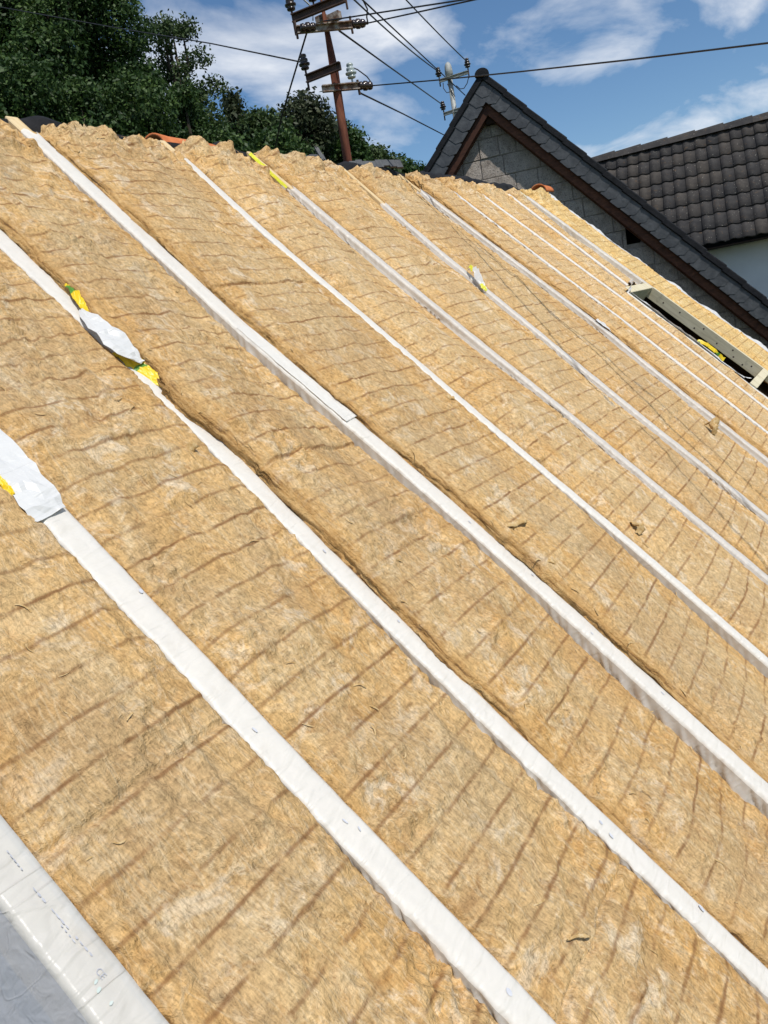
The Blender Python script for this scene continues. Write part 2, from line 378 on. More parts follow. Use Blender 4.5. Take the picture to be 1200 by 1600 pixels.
def make_tile():
    m, nt, b = mat('concrete_tile', rough=0.85, spec=0.2); q = NB(nt)
    V = q.coords(True)
    oi = q.n('ShaderNodeObjectInfo').outputs['Random']
    f = q.noise(V, 9, 6, 0.65)
    col = q.ramp(f, [(0.3, (0.036, 0.035, 0.036)), (0.6, (0.058, 0.056, 0.055)), (0.8, (0.080, 0.074, 0.070))])
    col = q.mix(1.0, col, q.ramp(oi, [(0.0, (0.80, 0.80, 0.82)), (0.6, (1.05, 1.0, 0.97)), (1.0, (1.35, 1.22, 1.08))]), 'MULTIPLY')
    rust = q.ramp(q.noise(V, 14, 5, 0.65, 0.8), [(0.60, 0.0), (0.70, 0.55)])
    col = q.mix(rust, col, (0.17, 0.105, 0.055))
    lich = q.ramp(q.noise(V, 46, 2, 0.4), [(0.715, 0.0), (0.75, 0.9)])
    col = q.mix(lich, col, (0.46, 0.43, 0.36))
    nt.links.new(col, b.inputs['Base Color']); q.bump(q.noise(V, 70, 5, 0.65), 0.4, 0.006, b)
    return m
TILE = make_tile()
CLAY = simple('clay_tile', [(0.3, (0.40, 0.115, 0.04)), (0.5, (0.55, 0.17, 0.06)), (0.7, (0.63, 0.24, 0.10))], 10, 0.8, 0.2, 0.4, 0.005)
RUST = simple('rusty_steel', [(0.28, (0.055, 0.020, 0.013)), (0.5, (0.135, 0.042, 0.024)), (0.72, (0.23, 0.085, 0.045))], 16, 0.8, 0.3, 0.5, 0.004, (1, 1, .25))
STEEL_WORN = simple('worn_painted_steel', [(0.34, (0.055, 0.028, 0.02)), (0.47, (0.17, 0.10, 0.065)), (0.58, (0.34, 0.30, 0.26)), (0.75, (0.42, 0.40, 0.36))], 14, 0.65, 0.4, 0.5, 0.004)
STEEL_DARK = simple('dark_steel', [(0.3, (0.03, 0.02, 0.017)), (0.7, (0.10, 0.055, 0.04))], 16, 0.7, 0.4, 0.4, 0.004)
STEEL_GREY = simple('galvanised_steel', [(0.3, (0.22, 0.23, 0.22)), (0.5, (0.33, 0.34, 0.32)), (0.7, (0.43, 0.44, 0.41))], 14, 0.55, 0.5, 0.3, 0.003)
CERAMIC = simple('brown_ceramic', [(0.3, (0.015, 0.010, 0.009)), (0.7, (0.045, 0.028, 0.022))], 14, 0.22, 0.6, 0)
GLASSY = simple('grey_glass_insulator', [(0.3, (0.30, 0.36, 0.36)), (0.7, (0.52, 0.58, 0.58))], 10, 0.15, 0.7, 0)
CABLE = simple('cable_sheath', [(0.3, (0.012, 0.012, 0.013)), (0.7, (0.035, 0.035, 0.036))], 20, 0.55, 0.4, 0)
GRASS = simple('meadow', [(0.3, (0.03, 0.055, 0.015)), (0.5, (0.05, 0.085, 0.025)), (0.7, (0.09, 0.11, 0.04))], 0.6, 0.95, 0.1, 0.8, 0.05)
BARK = simple('bark', [(0.3, (0.04, 0.032, 0.025)), (0.7, (0.11, 0.09, 0.07))], 8, 0.95, 0.1, 0.8, 0.02, (1, 1, .3))
def make_leaf(name, c0, c1, c2):
    m = bpy.data.materials.new(name); m.use_nodes = True; nt = m.node_tree; q = NB(nt)
    b = nt.nodes['Principled BSDF']; out = nt.nodes['Material Output']
    V = q.coords(False); f = q.noise(V, 0.75, 4, 0.6); g = q.n('ShaderNodeAttribute', attribute_name='tint').outputs['Fac']
    col = q.ramp(q.math('ADD', q.math('MULTIPLY', f, 0.5), q.math('MULTIPLY', g, 0.5)), [(0.25, c0), (0.5, c1), (0.75, c2)])
    nt.links.new(col, b.inputs['Base Color']); b.inputs['Roughness'].default_value = 0.55; b.inputs['Specular IOR Level'].default_value = 0.3
    tl = q.n('ShaderNodeBsdfTranslucent', {'Color': col})
    ms = q.n('ShaderNodeMixShader', {0: 0.25, 1: b.outputs[0], 2: tl.outputs[0]}); nt.links.new(ms.outputs[0], out.inputs[0])
    return m
LEAF_DARK = make_leaf('leaf_dark', (0.015, 0.036, 0.010), (0.038, 0.080, 0.020), (0.095, 0.155, 0.036))
LEAF_MID = make_leaf('leaf_mid', (0.020, 0.038, 0.012), (0.046, 0.080, 0.024), (0.100, 0.145, 0.048))
LEAF_PINE = make_leaf('leaf_pine', (0.022, 0.032, 0.014), (0.046, 0.062, 0.028), (0.095, 0.105, 0.055))

# ------------------------------------------------------------------ ground and hillside
def hill_z(x, y):
    D = np.hypot(x, y) + 1e-6; az = np.degrees(np.arctan2(y, x))
    g = np.interp(az, [-180, 15, 24, 28, 33, 40, 50, 62, 90, 140, 180], [0, 0, 0.03, 0.085, 0.125, 0.15, 0.17, 0.17, 0.15, 0, 0])
    w = sstep(11, 32, D) * (1 - sstep(75, 200, D) * 0.5)
    Z = (6.5 + g * np.minimum(D, 70)) * w * np.clip(g / 0.08, 0, 1)
    return Z + fbm(x * .05, y * .05, 3, 3) * 1.2 * w * np.clip(g / 0.08, 0, 1)
nr = np.concatenate([np.linspace(9, 90, 82), np.linspace(100, 1500, 26)]); na = np.linspace(-math.pi, math.pi, 241)
RR, AA = np.meshgrid(nr, na, indexing='ij'); GX, GY = RR * np.cos(AA), RR * np.sin(AA)
g_in = np.linspace(0, 9, 5)
gr = grid_mesh('ground', np.stack([GX, GY, hill_z(GX, GY)], -1)[:, ::-1])
tag(link('ground', gr, GRASS), kind='structure')
bm = bm_new(); bmesh.ops.create_circle(bm, cap_ends=True, radius=9.3, segments=48)
tag(link('yard_ground', bm_mesh(bm, 'yard_ground'), GRASS, mw=Vector((0, 0, -0.02))), kind='structure')

# ------------------------------------------------------------------ our roof: lines of the rafters
LINES = {  # measured centre lines x(s), half width of the film-covered top
    'A': ([(0.578, -0.1), (0.576, 0.46)], 0.042),
    'B': ([(1.178, -0.6), (1.168, 0.2), (1.166, 1.0)], 0.041),
    'C': ([(1.815, -1.0), (1.803, -0.34), (1.805, 0.3), (1.824, 0.95), (1.842, 1.3), (1.826, 2.15), (1.82, 3.2)], 0.037),
    'D': ([(2.548, -1.2), (2.557, -0.4), (2.556, 0.4), (2.53, 1.0), (2.50, 1.6), (2.516, 2.2), (2.532, 3.2)], 0.041),
    'E': ([(3.375, -1.0), (3.395, -0.2), (3.375, 0.7), (3.385, 1.6), (3.385, 2.4), (3.45, 3.2)], 0.028),
    'F': ([(4.185, -1.0), (4.195, 0.5), (4.165, 1.6), (4.175, 2.6), (4.195, 3.2)], 0.026),
    'G': ([(5.01, -0.8), (5.005, 0.4), (5.05, 1.6), (5.09, 2.4), (5.21, 3.2)], 0.026),
    'H': ([(6.10, -0.8), (6.12, 0.5), (6.19, 1.1), (6.13, 2.1), (6.06, 3.2)], 0.028),
    'I': ([(6.78, -0.6), (6.81, 1.0), (6.76, 2.0), (6.73, 3.2)], 0.015),
    'J': ([(7.46, -0.6), (7.53, 0.9), (7.42, 2.3), (7.36, 3.2)], 0.019),
    'K': ([(8.14, 1.4), (8.16, 2.4), (8.18, 3.2)], 0.022),
    'T': ([(7.85, -0.6), (7.84, 0.6), (7.83, 1.4)], 0.016),
    'L': ([(8.96, -0.6), (8.93, 0.1), (8.83, 1.4), (8.69, 3.2)], 0.034),
    'V': ([(9.93, -0.6), (9.88, 0.1), (9.62, 1.5), (9.47, 3.2)], 0.03)}
def xr(k, s):
    pts = LINES[k][0]; ss = [p[1] for p in pts]; xs = [p[0] for p in pts]
    # smooth the polyline by averaging shifted lookups
    s = np.asarray(s, float)
    return sum(np.interp(s + d, ss, xs) for d in (-0.25, -0.12, 0, 0.12, 0.25)) / 5
S_BOT, S_TOP = -2.25, 3.25

# each bay: left rafter, right rafter, s range, left edge height, right edge height, bulge, grid step, label
BAYS = [
 ('A', 'B', S_BOT, S_TOP, 0.001, -0.012, 0.018, 0.0075, 'broad tan insulation strip beside the milky sheet at the lower left corner'),
 ('B', 'C', S_BOT, S_TOP, 0.001, -0.012, 0.020, 0.0075, 'tan insulation strip left of the rafter with the yellow and white torn flap'),
 ('C', 'D', S_BOT, S_TOP, 0.034, -0.04, 0.022, 0.0078, 'tan insulation strip right of the torn flap, its layered edge bulging over the film'),
 ('D', 'E', S_BOT, S_TOP, 0.026, -0.02, 0.020, 0.0085, 'tan insulation strip with torn brown fibres along its left edge, orange clay tile above it'),
 ('E', 'F', S_BOT, S_TOP, 0.006, -0.03, 0.050, 0.010, 'tan insulation strip ending at the ridge left of the rafter with lime tape'),
 ('F', 'G', S_BOT, S_TOP, 0.010, -0.026, 0.044, 0.011, 'tan insulation strip below the rusty pole, crossed by evenly spaced brown lines'),
 ('G', 'H', S_BOT, S_TOP, 0.006, -0.036, 0.040, 0.012, 'widest tan insulation strip, striped by thin cable shadows'),
 ('H', 'I', S_BOT, S_TOP, 0.030, -0.012, 0.024, 0.012, 'tan insulation strip right of the rafter with the broken film'),
 ('I', 'J', S_BOT, S_TOP, 0.014, -0.010, 0.018, 0.013, 'narrow tan insulation strip between two thin film lines left of the roof opening'),
 ('J', 'T', S_BOT, 1.42, 0.010, -0.004, 0.014, 0.014, 'narrow tan insulation strip along the left side of the dark roof opening'),
 ('J', 'K', 1.42, S_TOP, 0.010, -0.020, 0.018, 0.014, 'tan insulation strip above the roof opening, left of the short rafter'),
 ('K', 'L', 1.52, S_TOP, 0.006, -0.06, 0.012, 0.014, 'tan insulation strip above the roof opening, right of the short rafter'),
 ('L', 'V', S_BOT, S_TOP, 0.008, 0.012, 0.022, 0.014, 'yellowish insulation strip along the right roof edge'),
]
HL_S = {'C': [(-1.75, .006), (-.3, .010), (.2, .040), (.6, .046), (1.5, .050), (2.4, .034), (3.2, .014)], 'D': [(-1.75, .014), (-.8, .014), (-.3, .036), (.1, .046), (.5, .040), (1.0, .028), (2.2, .034), (3.2, .014)]}
HR_S = {'B': [(-1.75, -.020), (-.2, -.016), (.10, .003), (3.2, .005)], 'C': [(-1.75, -.03), (-.7, -.008), (0, -.020), (.35, -.010), (.70, .004), (3.2, .005)],
        'D': [(-1.75, -.050), (-.3, -.046), (.2, -.022), (.7, -.034), (1.7, -.034), (2.2, -.016), (3.2, -.006)], 'E': [(-1.75, -.058), (-.7, -.040), (-.1, -.026), (.35, .002), (3.2, .004)],
        'F': [(-1.75, -.022), (.8, -.024), (1.4, -.036), (2.0, -.044), (2.6, -.038), (3.2, -.02)]}
HR = {}
def bay_height(i, u, x, s):
    a, b, s0, s1, hl, hr, bul, step, lab = BAYS[i]; sd = i * 7
    hl = np.interp(s, [p[1] * 0 + p[0] for p in HL_S[a]], [p[1] for p in HL_S[a]]) if a in HL_S else hl
    hr = np.interp(s, [p[0] for p in HR_S[b]], [p[1] for p in HR_S[b]]) if b in HR_S else hr
    HLs = hl + 0.008 * gn(s * 1.3, 0 * s + i, sd) + 0.006 * gn(s * 4, 0 * s + i, sd + 1)
    HRs = hr + 0.006 * gn(s * 1.1, 0 * s + i + 9, sd + 2)
    h = HLs * (1 - sstep(0.0, 0.8, u)) + HRs * sstep(0.25, 1.0, u)
    h = h + bul * 4 * u * (1 - u) * (0.7 + 0.6 * gn(s * 0.9, u * 1.5, sd + 3))
    # quilted lifting between the pressed marks, pillows, creases, torn fluff
    ew = sstep(0, 0.14, u) * sstep(0, 0.14, 1 - u)
    nf = 1.0 if i < 3 else 0.55
    h = h + 0.022 * (nf + .08) * (0.12 + 0.88 * ew) * fbm(x * 2.6, s * 2.0, sd + 4, 2)
    h = h + 0.016 * nf * ew * np.clip(ridged(x * 3.3 + .5 * gn(x * 2, s * 2, sd + 14), s * 0.75 + .3 * x, sd + 13) - 0.62, 0, 1) * 2.2
    h = h + 0.012 * nf * ew * np.clip(ridged(x * 2.1 + s * 1.1, s * 2.3 - x * .8, sd + 15) - 0.7, 0, 1) * 2.5
    sj = [0.35, -0.62, 0.95, 1.9, 0.6, 1.2, 0.2, 1.9, 0.5, 0.6, 2.3, 2.4, 1.0][i]
    h = h - 0.016 * np.exp(-((s - sj - 0.02 * gn(x * 6, x * 0 + i, 77)) / 0.007) ** 2)
    nf = 1.0 if i < 3 else 0.55
    h = h + 0.0050 * nf * (0.5 + 0.5 * ew) * fbm(x * 13, s * 12, sd + 5, 3)
    h = h + 0.0032 * nf * fbm(x * 40, s * 38, sd + 6, 2)
    h = h + 0.003 * nf * np.clip(ridged(x * 5 + .6 * gn(x * 9, s * 9, 3), s * 7, sd + 8) - 0.6, 0, 1) * 2.0
    rag = np.clip(gn(x * 4.2, s * 3.4, sd + 9) - 0.18, 0, 1)
    h = h + rag * 0.03 * fbm(x * 24, s * 22, sd + 10, 3, 0.6)
    top = sstep(s1 - 0.55, s1 - 0.02, s) if s1 == S_TOP else 0 * s
    h = h + top * (0.042 * fbm(x * 9, s * 9, sd + 11, 3, 0.6) + 0.012)
    return h
def right_edge_h(i, s): return bay_height(i, np.full_like(s, 0.985), xr(BAYS[i][1], s) - LINES[BAYS[i][1]][1] - 0.01, s)

def make_bay(i):
    a, b, s0, s1, hl, hr, bul, step, lab = BAYS[i]; sd = i * 7
    ns = int((s1 - s0) / (step * (1.0 if i < 6 else 1.15))) + 1
    s = np.linspace(s0, s1, ns)[:, None]
    xl = xr(a, s) + LINES[a][1] + 0.006 + 0.010 * gn(s * 5, s * 0 + i, sd + 20) + 0.006 * gn(s * 22, s * 0 + i, sd + 21) + 0.004 * gn(s * 60, s * 0 + i, sd + 23)
    xrr = xr(b, s) - LINES[b][1] - 0.004 + 0.008 * gn(s * 5, s * 0 + i, sd + 22) + 0.006 * gn(s * 19, s * 0 + i, sd + 24) + 0.004 * gn(s * 55, s * 0 + i, sd + 28)
    if a == 'C': xl = xl - 0.055 * np.exp(-((s - 1.30) / 0.17) ** 2) - 0.03 * np.exp(-((s - 1.75) / 0.2) ** 2)
    if a in 'CD': xl = xl + 0.010 * sstep(-0.2, 0.5, gn(s * 2.3, s * 0 + i, 33))
    if a in 'IJH' : xl = xl - 0.012 * np.clip(gn(s * 1.7, s * 0 + i, 31) + 0.2, 0, 1)
    if b in 'EFG': xrr = xrr + 0.0 * s
    w = float(np.mean(xrr - xl)); nx = int(w / step) + 1
    u = np.linspace(0, 1, nx)
    u = u + 0.06 * np.sin(2 * np.pi * u) * -1 / (2 * np.pi) * 2          # denser at both edges
    u = u[None, :]
    x = xl + (xrr - xl) * u
    ss = s + 0 * x
    h = bay_height(i, u + 0 * x, x, ss)
    # rounded shoulder at the edges
    dl = (x - xl); dr = (xrr - x)
    h = h - 0.013 * np.exp(-dl / 0.008) - 0.008 * np.exp(-dr / 0.010)
    if s1 == S_TOP:
        # ragged upper end: the top rolls over the ridge unevenly
        rag = 0.055 * fbm(x * 5, 0 * x + i, sd + 25, 4, 0.6) + 0.018 * gn(x * 33, 0 * x, sd + 26)
        f = sstep(s1 - 0.5, s1, ss); ss = ss + f * (rag + 0.01)
        e = sstep(s1 - 0.10, s1, s + 0 * x); h = h - e ** 2 * (0.07 + 0.03 * gn(x * 17, 0 * x, sd + 27))
    # side walls
    cols_x = [xl - 0.001, xl - 0.003, xl - 0.002]; depth = [-0.13, -0.05, -0.022]
    lay = lambda dz: 0.010 * fbm(ss[:, :1] * 3, s * 0 + dz * 190, sd + 30, 3) + 0.004 * gn(ss[:, :1] * 14, s * 0 + dz * 300, sd + 31)
    nwl = 16 if hl > 0.02 else 4
    LX = []; LH = []
    for k in range(nwl):
        t = k / nwl; dz = -0.10 * (1 - t)
        LX.append(xl - 0.002 - 0.010 * math.sin(t * math.pi) * (1 if hl > 0.02 else .3) + lay(dz) * (1.1 if hl > 0.02 else .4)); LH.append(h[:, :1] + dz)
    RX = []; RH = []
    for k in range(1, 4):
        t = k / 3; RX.append(xrr + 0.004 * t); RH.append(h[:, -1:] - 0.10 * t)
    X = np.concatenate(LX + [x] + RX, 1); H = np.concatenate(LH + [h] + RH, 1); SS = np.concatenate([ss[:, :1]] * nwl + [ss] + [ss[:, -1:]] * 3, 1)
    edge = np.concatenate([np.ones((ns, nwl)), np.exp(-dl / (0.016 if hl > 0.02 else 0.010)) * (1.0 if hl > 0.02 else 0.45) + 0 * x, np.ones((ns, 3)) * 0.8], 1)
    uu = u + 0.16 * fbm(s * 1.6, u * 3 + i, sd + 35, 3) + 0 * x
    fcg = sstep(0.06, 0.13, uu) * (1 - sstep(0.66, 0.80, uu)) * sstep(-0.55, 0.1, fbm(x * 3, ss * 1.6, sd + 36, 3) + 0.25)
    facing = np.concatenate([np.zeros((ns, nwl)), fcg, np.zeros((ns, 3))], 1)
    # the edge of the facing lifts a little
    x0, sm = float(np.mean(xl)), s0
    P = np.stack([X - x0, SS - sm, H], -1)
    me = grid_mesh('insulation_batt', P, {'edge': edge, 'facing': facing})
    o = link('insulation_batt', me, WOOL)
    o.matrix_world = ROOF @ Matrix.Translation((x0, sm, 0))
    tn = [.93, .93, .95, .96, 1.02, 1.02, 1.0, 1.07, 1.09, 1.09, 1.09, 1.09, 1.16][i]; o.color = (tn, tn * (0.995 if i < 9 else 1.0), tn * (1.0 if i < 12 else .86), 1)
    tag(o, lab, 'insulation', 'mineral wool strips between the rafters')
    # little torn flakes of wool standing on the strip: too many to count, one part
    rs = np.random.RandomState(100 + i); n = int(100 * w * (s1 - s0) / 2.5)
    VV = []; FF = []; c = 0
    n_edge = {2: 26, 3: 36, 4: 10, 7: 12}.get(i, 0)              # ragged tufts along the torn left edge
    for k in range(n + n_edge):
        u_ = rs.uniform(0.04, 0.96); s_ = rs.uniform(s0 + 0.02, s1 - 0.03)
        if k >= n: u_ = rs.uniform(0.0, 0.05); s_ = rs.normal(0.15 if i == 3 else 0.7, 0.75); s_ = min(max(s_, s0 + .05), s1 - .1)
        if rs.rand() < 0.25 and s1 == S_TOP: s_ = rs.uniform(s1 - 0.35, s1 - 0.03)
        row = np.array([s_]); j = int((s_ - s0) / (s1 - s0) * (ns - 1)); jj = int(np.argmin(np.abs(u[0] - u_)))
        cx, cs, ch = x[j, jj] - x0, ss[j, jj] - sm, h[j, jj]
        L = rs.uniform(0.008, 0.034) * (1.35 if i < 4 else 1.0); wd = rs.uniform(0.0010, 0.0028); th = rs.uniform(0, 2 * np.pi)
        cur = rs.uniform(-1.6, 1.6); lift = rs.uniform(0.01, 0.10)
        if k >= n: L = rs.uniform(0.012, 0.045); wd = rs.uniform(0.0012, 0.0035); th = rs.choice([1.57, -1.57]) + rs.uniform(-.7, .7); lift = rs.uniform(.01, .08)
        d = np.array([np.cos(th), np.sin(th)]); px_, py_ = cx, cs
        for m_ in range(5):
            t = m_ / 4; a_ = th + cur * t; ww = wd * (1 - 0.75 * abs(t - 0.4)); zz = ch + 0.0012 + lift * L * math.sin(t * math.pi * 0.9)
            nxv, nyv = -math.sin(a_), math.cos(a_)
            VV += [(px_ + nxv * ww, py_ + nyv * ww, zz), (px_ - nxv * ww, py_ - nyv * ww, zz + ww * rs.uniform(-.4, .4))]
            px_ += math.cos(a_) * L / 4; py_ += math.sin(a_) * L / 4
            if m_ < 4: q_ = c + m_ * 2; FF.append((q_, q_ + 1, q_ + 3, q_ + 2))
        c += 10
    fl = link('torn_fibre', mesh_np('torn_fibre', np.array(VV), np.array(FF)), WOOL_SCRAP, o); tag(fl, kind='stuff')
    return o
for i in range(len(BAYS)): make_bay(i)

# ------------------------------------------------------------------ rafters wrapped in membrane
def left_bay(k, s):
    """height of the wool surface just left of rafter k"""
    H = np.full_like(s, -9.0)
    for i, B in enumerate(BAYS):
        if B[1] == k:
            m = (s >= B[2] - 1e-6) & (s <= B[3] + 1e-6); H[m] = right_edge_h(i, s)[m]
    return H
RAFTERS = [  # key, film s range, beam s range, skirt flare, film, label
 ('B', S_BOT, 3.15, S_BOT, 3.28, 0.008, 'film-wrapped rafter with a loose bunched film end at the left picture edge'),
 ('C', S_BOT, 3.15, S_BOT, 3.28, 0.008, 'film-wrapped rafter with a torn flap of white, yellow and green film'),
 ('D', S_BOT, 3.16, S_BOT, 3.29, 0.018, 'widest film-wrapped rafter, running from the ridge at upper left, bare wood at its tip'),
 ('E', S_BOT, 3.06, S_BOT, 3.26, 0.012, 'film-wrapped rafter whose bare tip ends beside the orange clay tile'),
 ('F', S_BOT, 2.86, S_BOT, 3.27, 0.040, 'film-wrapped rafter with lime tape along its bare upper end'),
 ('G', S_BOT, 2.74, S_BOT, 3.25, 0.042, 'film-wrapped rafter with a small knotted film flap, below the rusty pole'),
 ('H', S_BOT, 2.98, S_BOT, 3.24, 0.045, 'film-wrapped rafter with a break in its film, brown wool showing beside it'),
 ('I', S_BOT, 3.05, S_BOT, 3.24, 0.030, 'rafter showing as a thin white film line, first one left of the opening strips'),
 ('J', S_BOT, 3.05, S_BOT, 3.24, 0.012, 'rafter under thin white film, running just left of the dark roof opening'),
 ('K', 1.50, 3.10, 1.46, 3.22, 0.016, 'short rafter ending at the top beam of the roof opening'),
 ('T', S_BOT, 1.40, S_BOT, 1.36, 0.008, 'trimmed rafter with ragged white film on the left side of the roof opening'),
 ('L', S_BOT, 3.10, S_BOT, 3.22, 0.055, 'film-wrapped rafter of greenish wood on the right side of the roof opening'),
]
def rafter(k, f0, f1, b0, b1, flare, lab):
    hw = LINES[k][1]; x0 = float(xr(k, f0)); s0 = b0
    t = empty('wrapped_rafter', ROOF @ Matrix.Translation((x0, s0, -0.16)), lab, 'rafter', 'rafters wrapped in white film')
    Z0 = 0.16
    # beam
    s = np.linspace(b0, b1, 40)[:, None]; xc = xr(k, s)
    bw = min(hw, 0.04) - 0.006; dep = -0.158 if k != 'L' else -0.085
    prof = [(-bw, dep), (-bw, -0.012), (-bw + 0.005, -0.007), (bw - 0.005, -0.007), (bw, -0.012), (bw, dep)]
    P = np.stack([np.concatenate([xc + p[0] - x0 for p in prof], 1), np.repeat(s, len(prof), 1) - s0, np.concatenate([0 * s + p[1] + Z0 for p in prof], 1)], -1)
    me = grid_mesh('beam', P); me.shade_flat()
    bmx = bm_new(); bmx.from_mesh(me); be = [e for e in bmx.edges if e.is_boundary]
    bmesh.ops.holes_fill(bmx, edges=bmx.edges); bmesh.ops.recalc_face_normals(bmx, faces=bmx.faces); bmx.to_mesh(me); bmx.free()
    link('beam', me, WOOD_TREATED if k in 'LT' else WOOD_PALE, t)
    # membrane
    sd = ord(k); step = 0.008 if k in 'BCD' else (0.010 if k in 'EFG' else 0.014)
    s = np.linspace(f0, f1, int((f1 - f0) / step) + 1)[:, None]; xc = xr(k, s)
    hb = left_bay(k, s[:, 0])[:, None]
    none = hb < -1; hb = np.where(none, 0.0, hb)
    dep = np.where(none, 0.010, np.clip(0.030 - np.minimum(hb, 0.0), 0.02, 0.12))          # skirt depth down into the wool
    fl = np.where(none, 0.0, flare * (0.75 + 0.9 * gn(s * 2.2, 0 * s + sd, 41)))
    X = []; H = []; nsk = 10
    for j in range(nsk):
        v = 1 - j / nsk                                                  # 1 at the bottom of the skirt
        wr = (np.abs(gn(s * 24 + v * 2.4 + 0.5 * gn(s * 6, 0 * s, 44), 0 * s + v * 0.7, sd + 42)) * 2 - 0.40) * 0.020 + 0.008 * gn(s * 55 + v * 2.5, v * 1.2 + 0 * s, sd + 45)
        amp = np.where(none, 0.0, 1.0) * v ** 0.7 * (0.35 + 0.8 * sstep(-0.3, 0.5, gn(s * 0.9, 0 * s, sd + 43)))
        X.append(xc - hw - 0.003 - np.maximum(fl, 0.002) * v ** 1.3 - wr * amp * 1.1 - 0.004 * v)
        hh = -dep * (1 - (1 - v) ** 1.15) - 0.003
        H.append(np.where(none, hh, np.maximum(hh, hb + 0.005) + wr * amp * 0.5) if (flare > 0.026 and j > 1) else hh + wr * amp * 0.3)
    ntop = 12 if hw > 0.03 else 7
    for j in range(ntop):
        v = j / (ntop - 1); xx = -hw + 2 * hw * v
        e = 0.0018 * gn(s * 9, 0 * s + v * 2, sd + 46) + 0.0012 * gn(s * 24 + v * 5, v * 2.6 + 0 * s, sd + 47)
        crown = -0.004 * (abs(v - 0.5) * 2) ** 6
        edge_l = 0.0025 * gn(s * 14, 0 * s, sd + 48) * (1 - v) + 0.0022 * gn(s * 37, 0 * s, sd + 49) * (1 - v)
        X.append(xc + xx + edge_l); H.append(e + crown + 0.002)
    for j in range(1, 6):
        v = j / 5; X.append(xc + hw + 0.002 + 0.003 * v + 0.002 * gn(s * 20, 0 * s + v, sd + 50)); H.append(-0.004 - 0.05 * v + 0 * s)
    X = np.concatenate(X, 1); H = np.concatenate(H, 1); S = np.repeat(s, X.shape[1], 1)
    # film ends are cut raggedly
    endw = sstep(f1 - 0.06, f1, S); S = S + endw * (0.05 * gn(X * 21, X * 0 + sd, 52) + 0.02 * gn(X * 70, X * 0, 53))
    me = grid_mesh('membrane', np.stack([X - x0, S - s0, H + Z0], -1))
    mb = link('membrane', me, FILM_THIN if flare > 0.035 else FILM, t); me.materials.append(FILM_SKIRT_SHADED)
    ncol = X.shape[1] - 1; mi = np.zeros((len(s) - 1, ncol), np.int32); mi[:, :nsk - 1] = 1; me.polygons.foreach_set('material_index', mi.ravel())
    return t, mb, x0, s0
RF = {}
for r in RAFTERS: RF[r[0]] = rafter(*r)

def ribbon(name, k, pts, material, sub=18, seed=0, crump=0.006, parent=None):
    facet = material is FILM_WHITE
    if facet: sub = 3; crump = crump * 0.6
    """film strip under rafter k: pts = list of (x,s,h,half width,dir angle, twist) in roof coordinates"""
    t, mb, x0, s0 = RF[k]
    A = np.array(pts, float); n = len(A); tt = np.linspace(0, n - 1, (n - 1) * sub + 1)
    def cub(c):
        o = np.interp(tt, np.arange(n), A[:, c])
        for _ in range(sub * 2 if sub > 5 else 2): o[1:-1] = (o[:-2] + 2 * o[1:-1] + o[2:]) / 4
        return o
    x, s, h, hw, an, tw = [cub(c) for c in range(6)]
    nc = 6 if facet else 25; rj = np.random.RandomState(seed + 5)
    if facet: tt = tt + np.where((tt > 0) & (tt < n - 1), rj.uniform(-.09, .09, len(tt)), 0); x, s, h, hw, an, tw = [np.interp(tt, np.linspace(0, n - 1, len(c_)), c_) for c_ in (x, s, h, hw, an, tw)]
    cols = np.linspace(-1, 1, nc); P = np.zeros((len(tt), nc, 3))
    for j, v in enumerate(cols):
        jag = 1 + 0.05 * gn(tt * 7, 0 * tt + v * .3, seed + 64) + 0.08 * gn(tt * 2.3, 0 * tt + v, seed + 60)
        if facet: v = v + (rj.uniform(-.10, .10, len(tt)) if 0 < j < nc - 1 else 0)
        off = hw * v * jag
        cr = crump * .8 * gn(tt * .8, 0 * tt + v * .9, seed + 61) + crump * 1.1 * (np.abs(gn(tt * 1.3 + v * 1.1, v * 1.5 - tt * .5, seed + 62)) * 2 - .4) + crump * .45 * (np.abs(gn(tt * 3.1 - v * 1.3, v * 2.6 + tt, seed + 63)) * 2 - .4)
        P[:, j, 0] = x + off * np.cos(an) * np.cos(tw) - x0 + cr * .4; P[:, j, 1] = s + off * np.sin(an) * np.cos(tw) - s0; P[:, j, 2] = h + off * np.sin(tw) + cr + 0.16
    me = grid_mesh(name, P)
    if facet: me.shade_flat()
    o = link(name, me, material, parent if parent is not None else mb)
    sm = o.modifiers.new('thickness', 'SOLIDIFY'); sm.thickness = 0.0009; sm.offset = 0
    return o
# torn flap on rafter C
ribbon('printed_strip', 'C', [(1.862, 1.98, 0.020, 0.006, 0.2, 0.3), (1.850, 1.91, 0.034, 0.016, 0.2, 0.5), (1.830, 1.83, 0.026, 0.012, 0.2, 0.6), (1.822, 1.79, 0.018, 0.005, 0.2, 0.5)], PRINT, seed=1)
ribbon('torn_flap', 'C', [(1.818, 1.835, 0.020, 0.008, 0.1, 0.5), (1.806, 1.77, 0.034, 0.026, 0.1, 0.45), (1.800, 1.69, 0.042, 0.042, 0.15, 0.25), (1.806, 1.61, 0.044, 0.050, 0.2, 0.1), (1.820, 1.545, 0.034, 0.030, 0.3, -0.1), (1.838, 1.525, 0.026, 0.010, 0.3, -0.1)], FILM_WHITE, seed=2, crump=0.010)
ribbon('printed_underside', 'C', [(1.800, 1.62, 0.006, 0.020, 0.15, 0.2), (1.826, 1.545, 0.010, 0.026, 0.2, 0.5), (1.840, 1.47, 0.012, 0.022, 0.2, 0.7), (1.850, 1.41, 0.012, 0.012, 0.2, 0.6), (1.858, 1.375, 0.010, 0.005, 0.2, 0.4)], PRINT, seed=3)
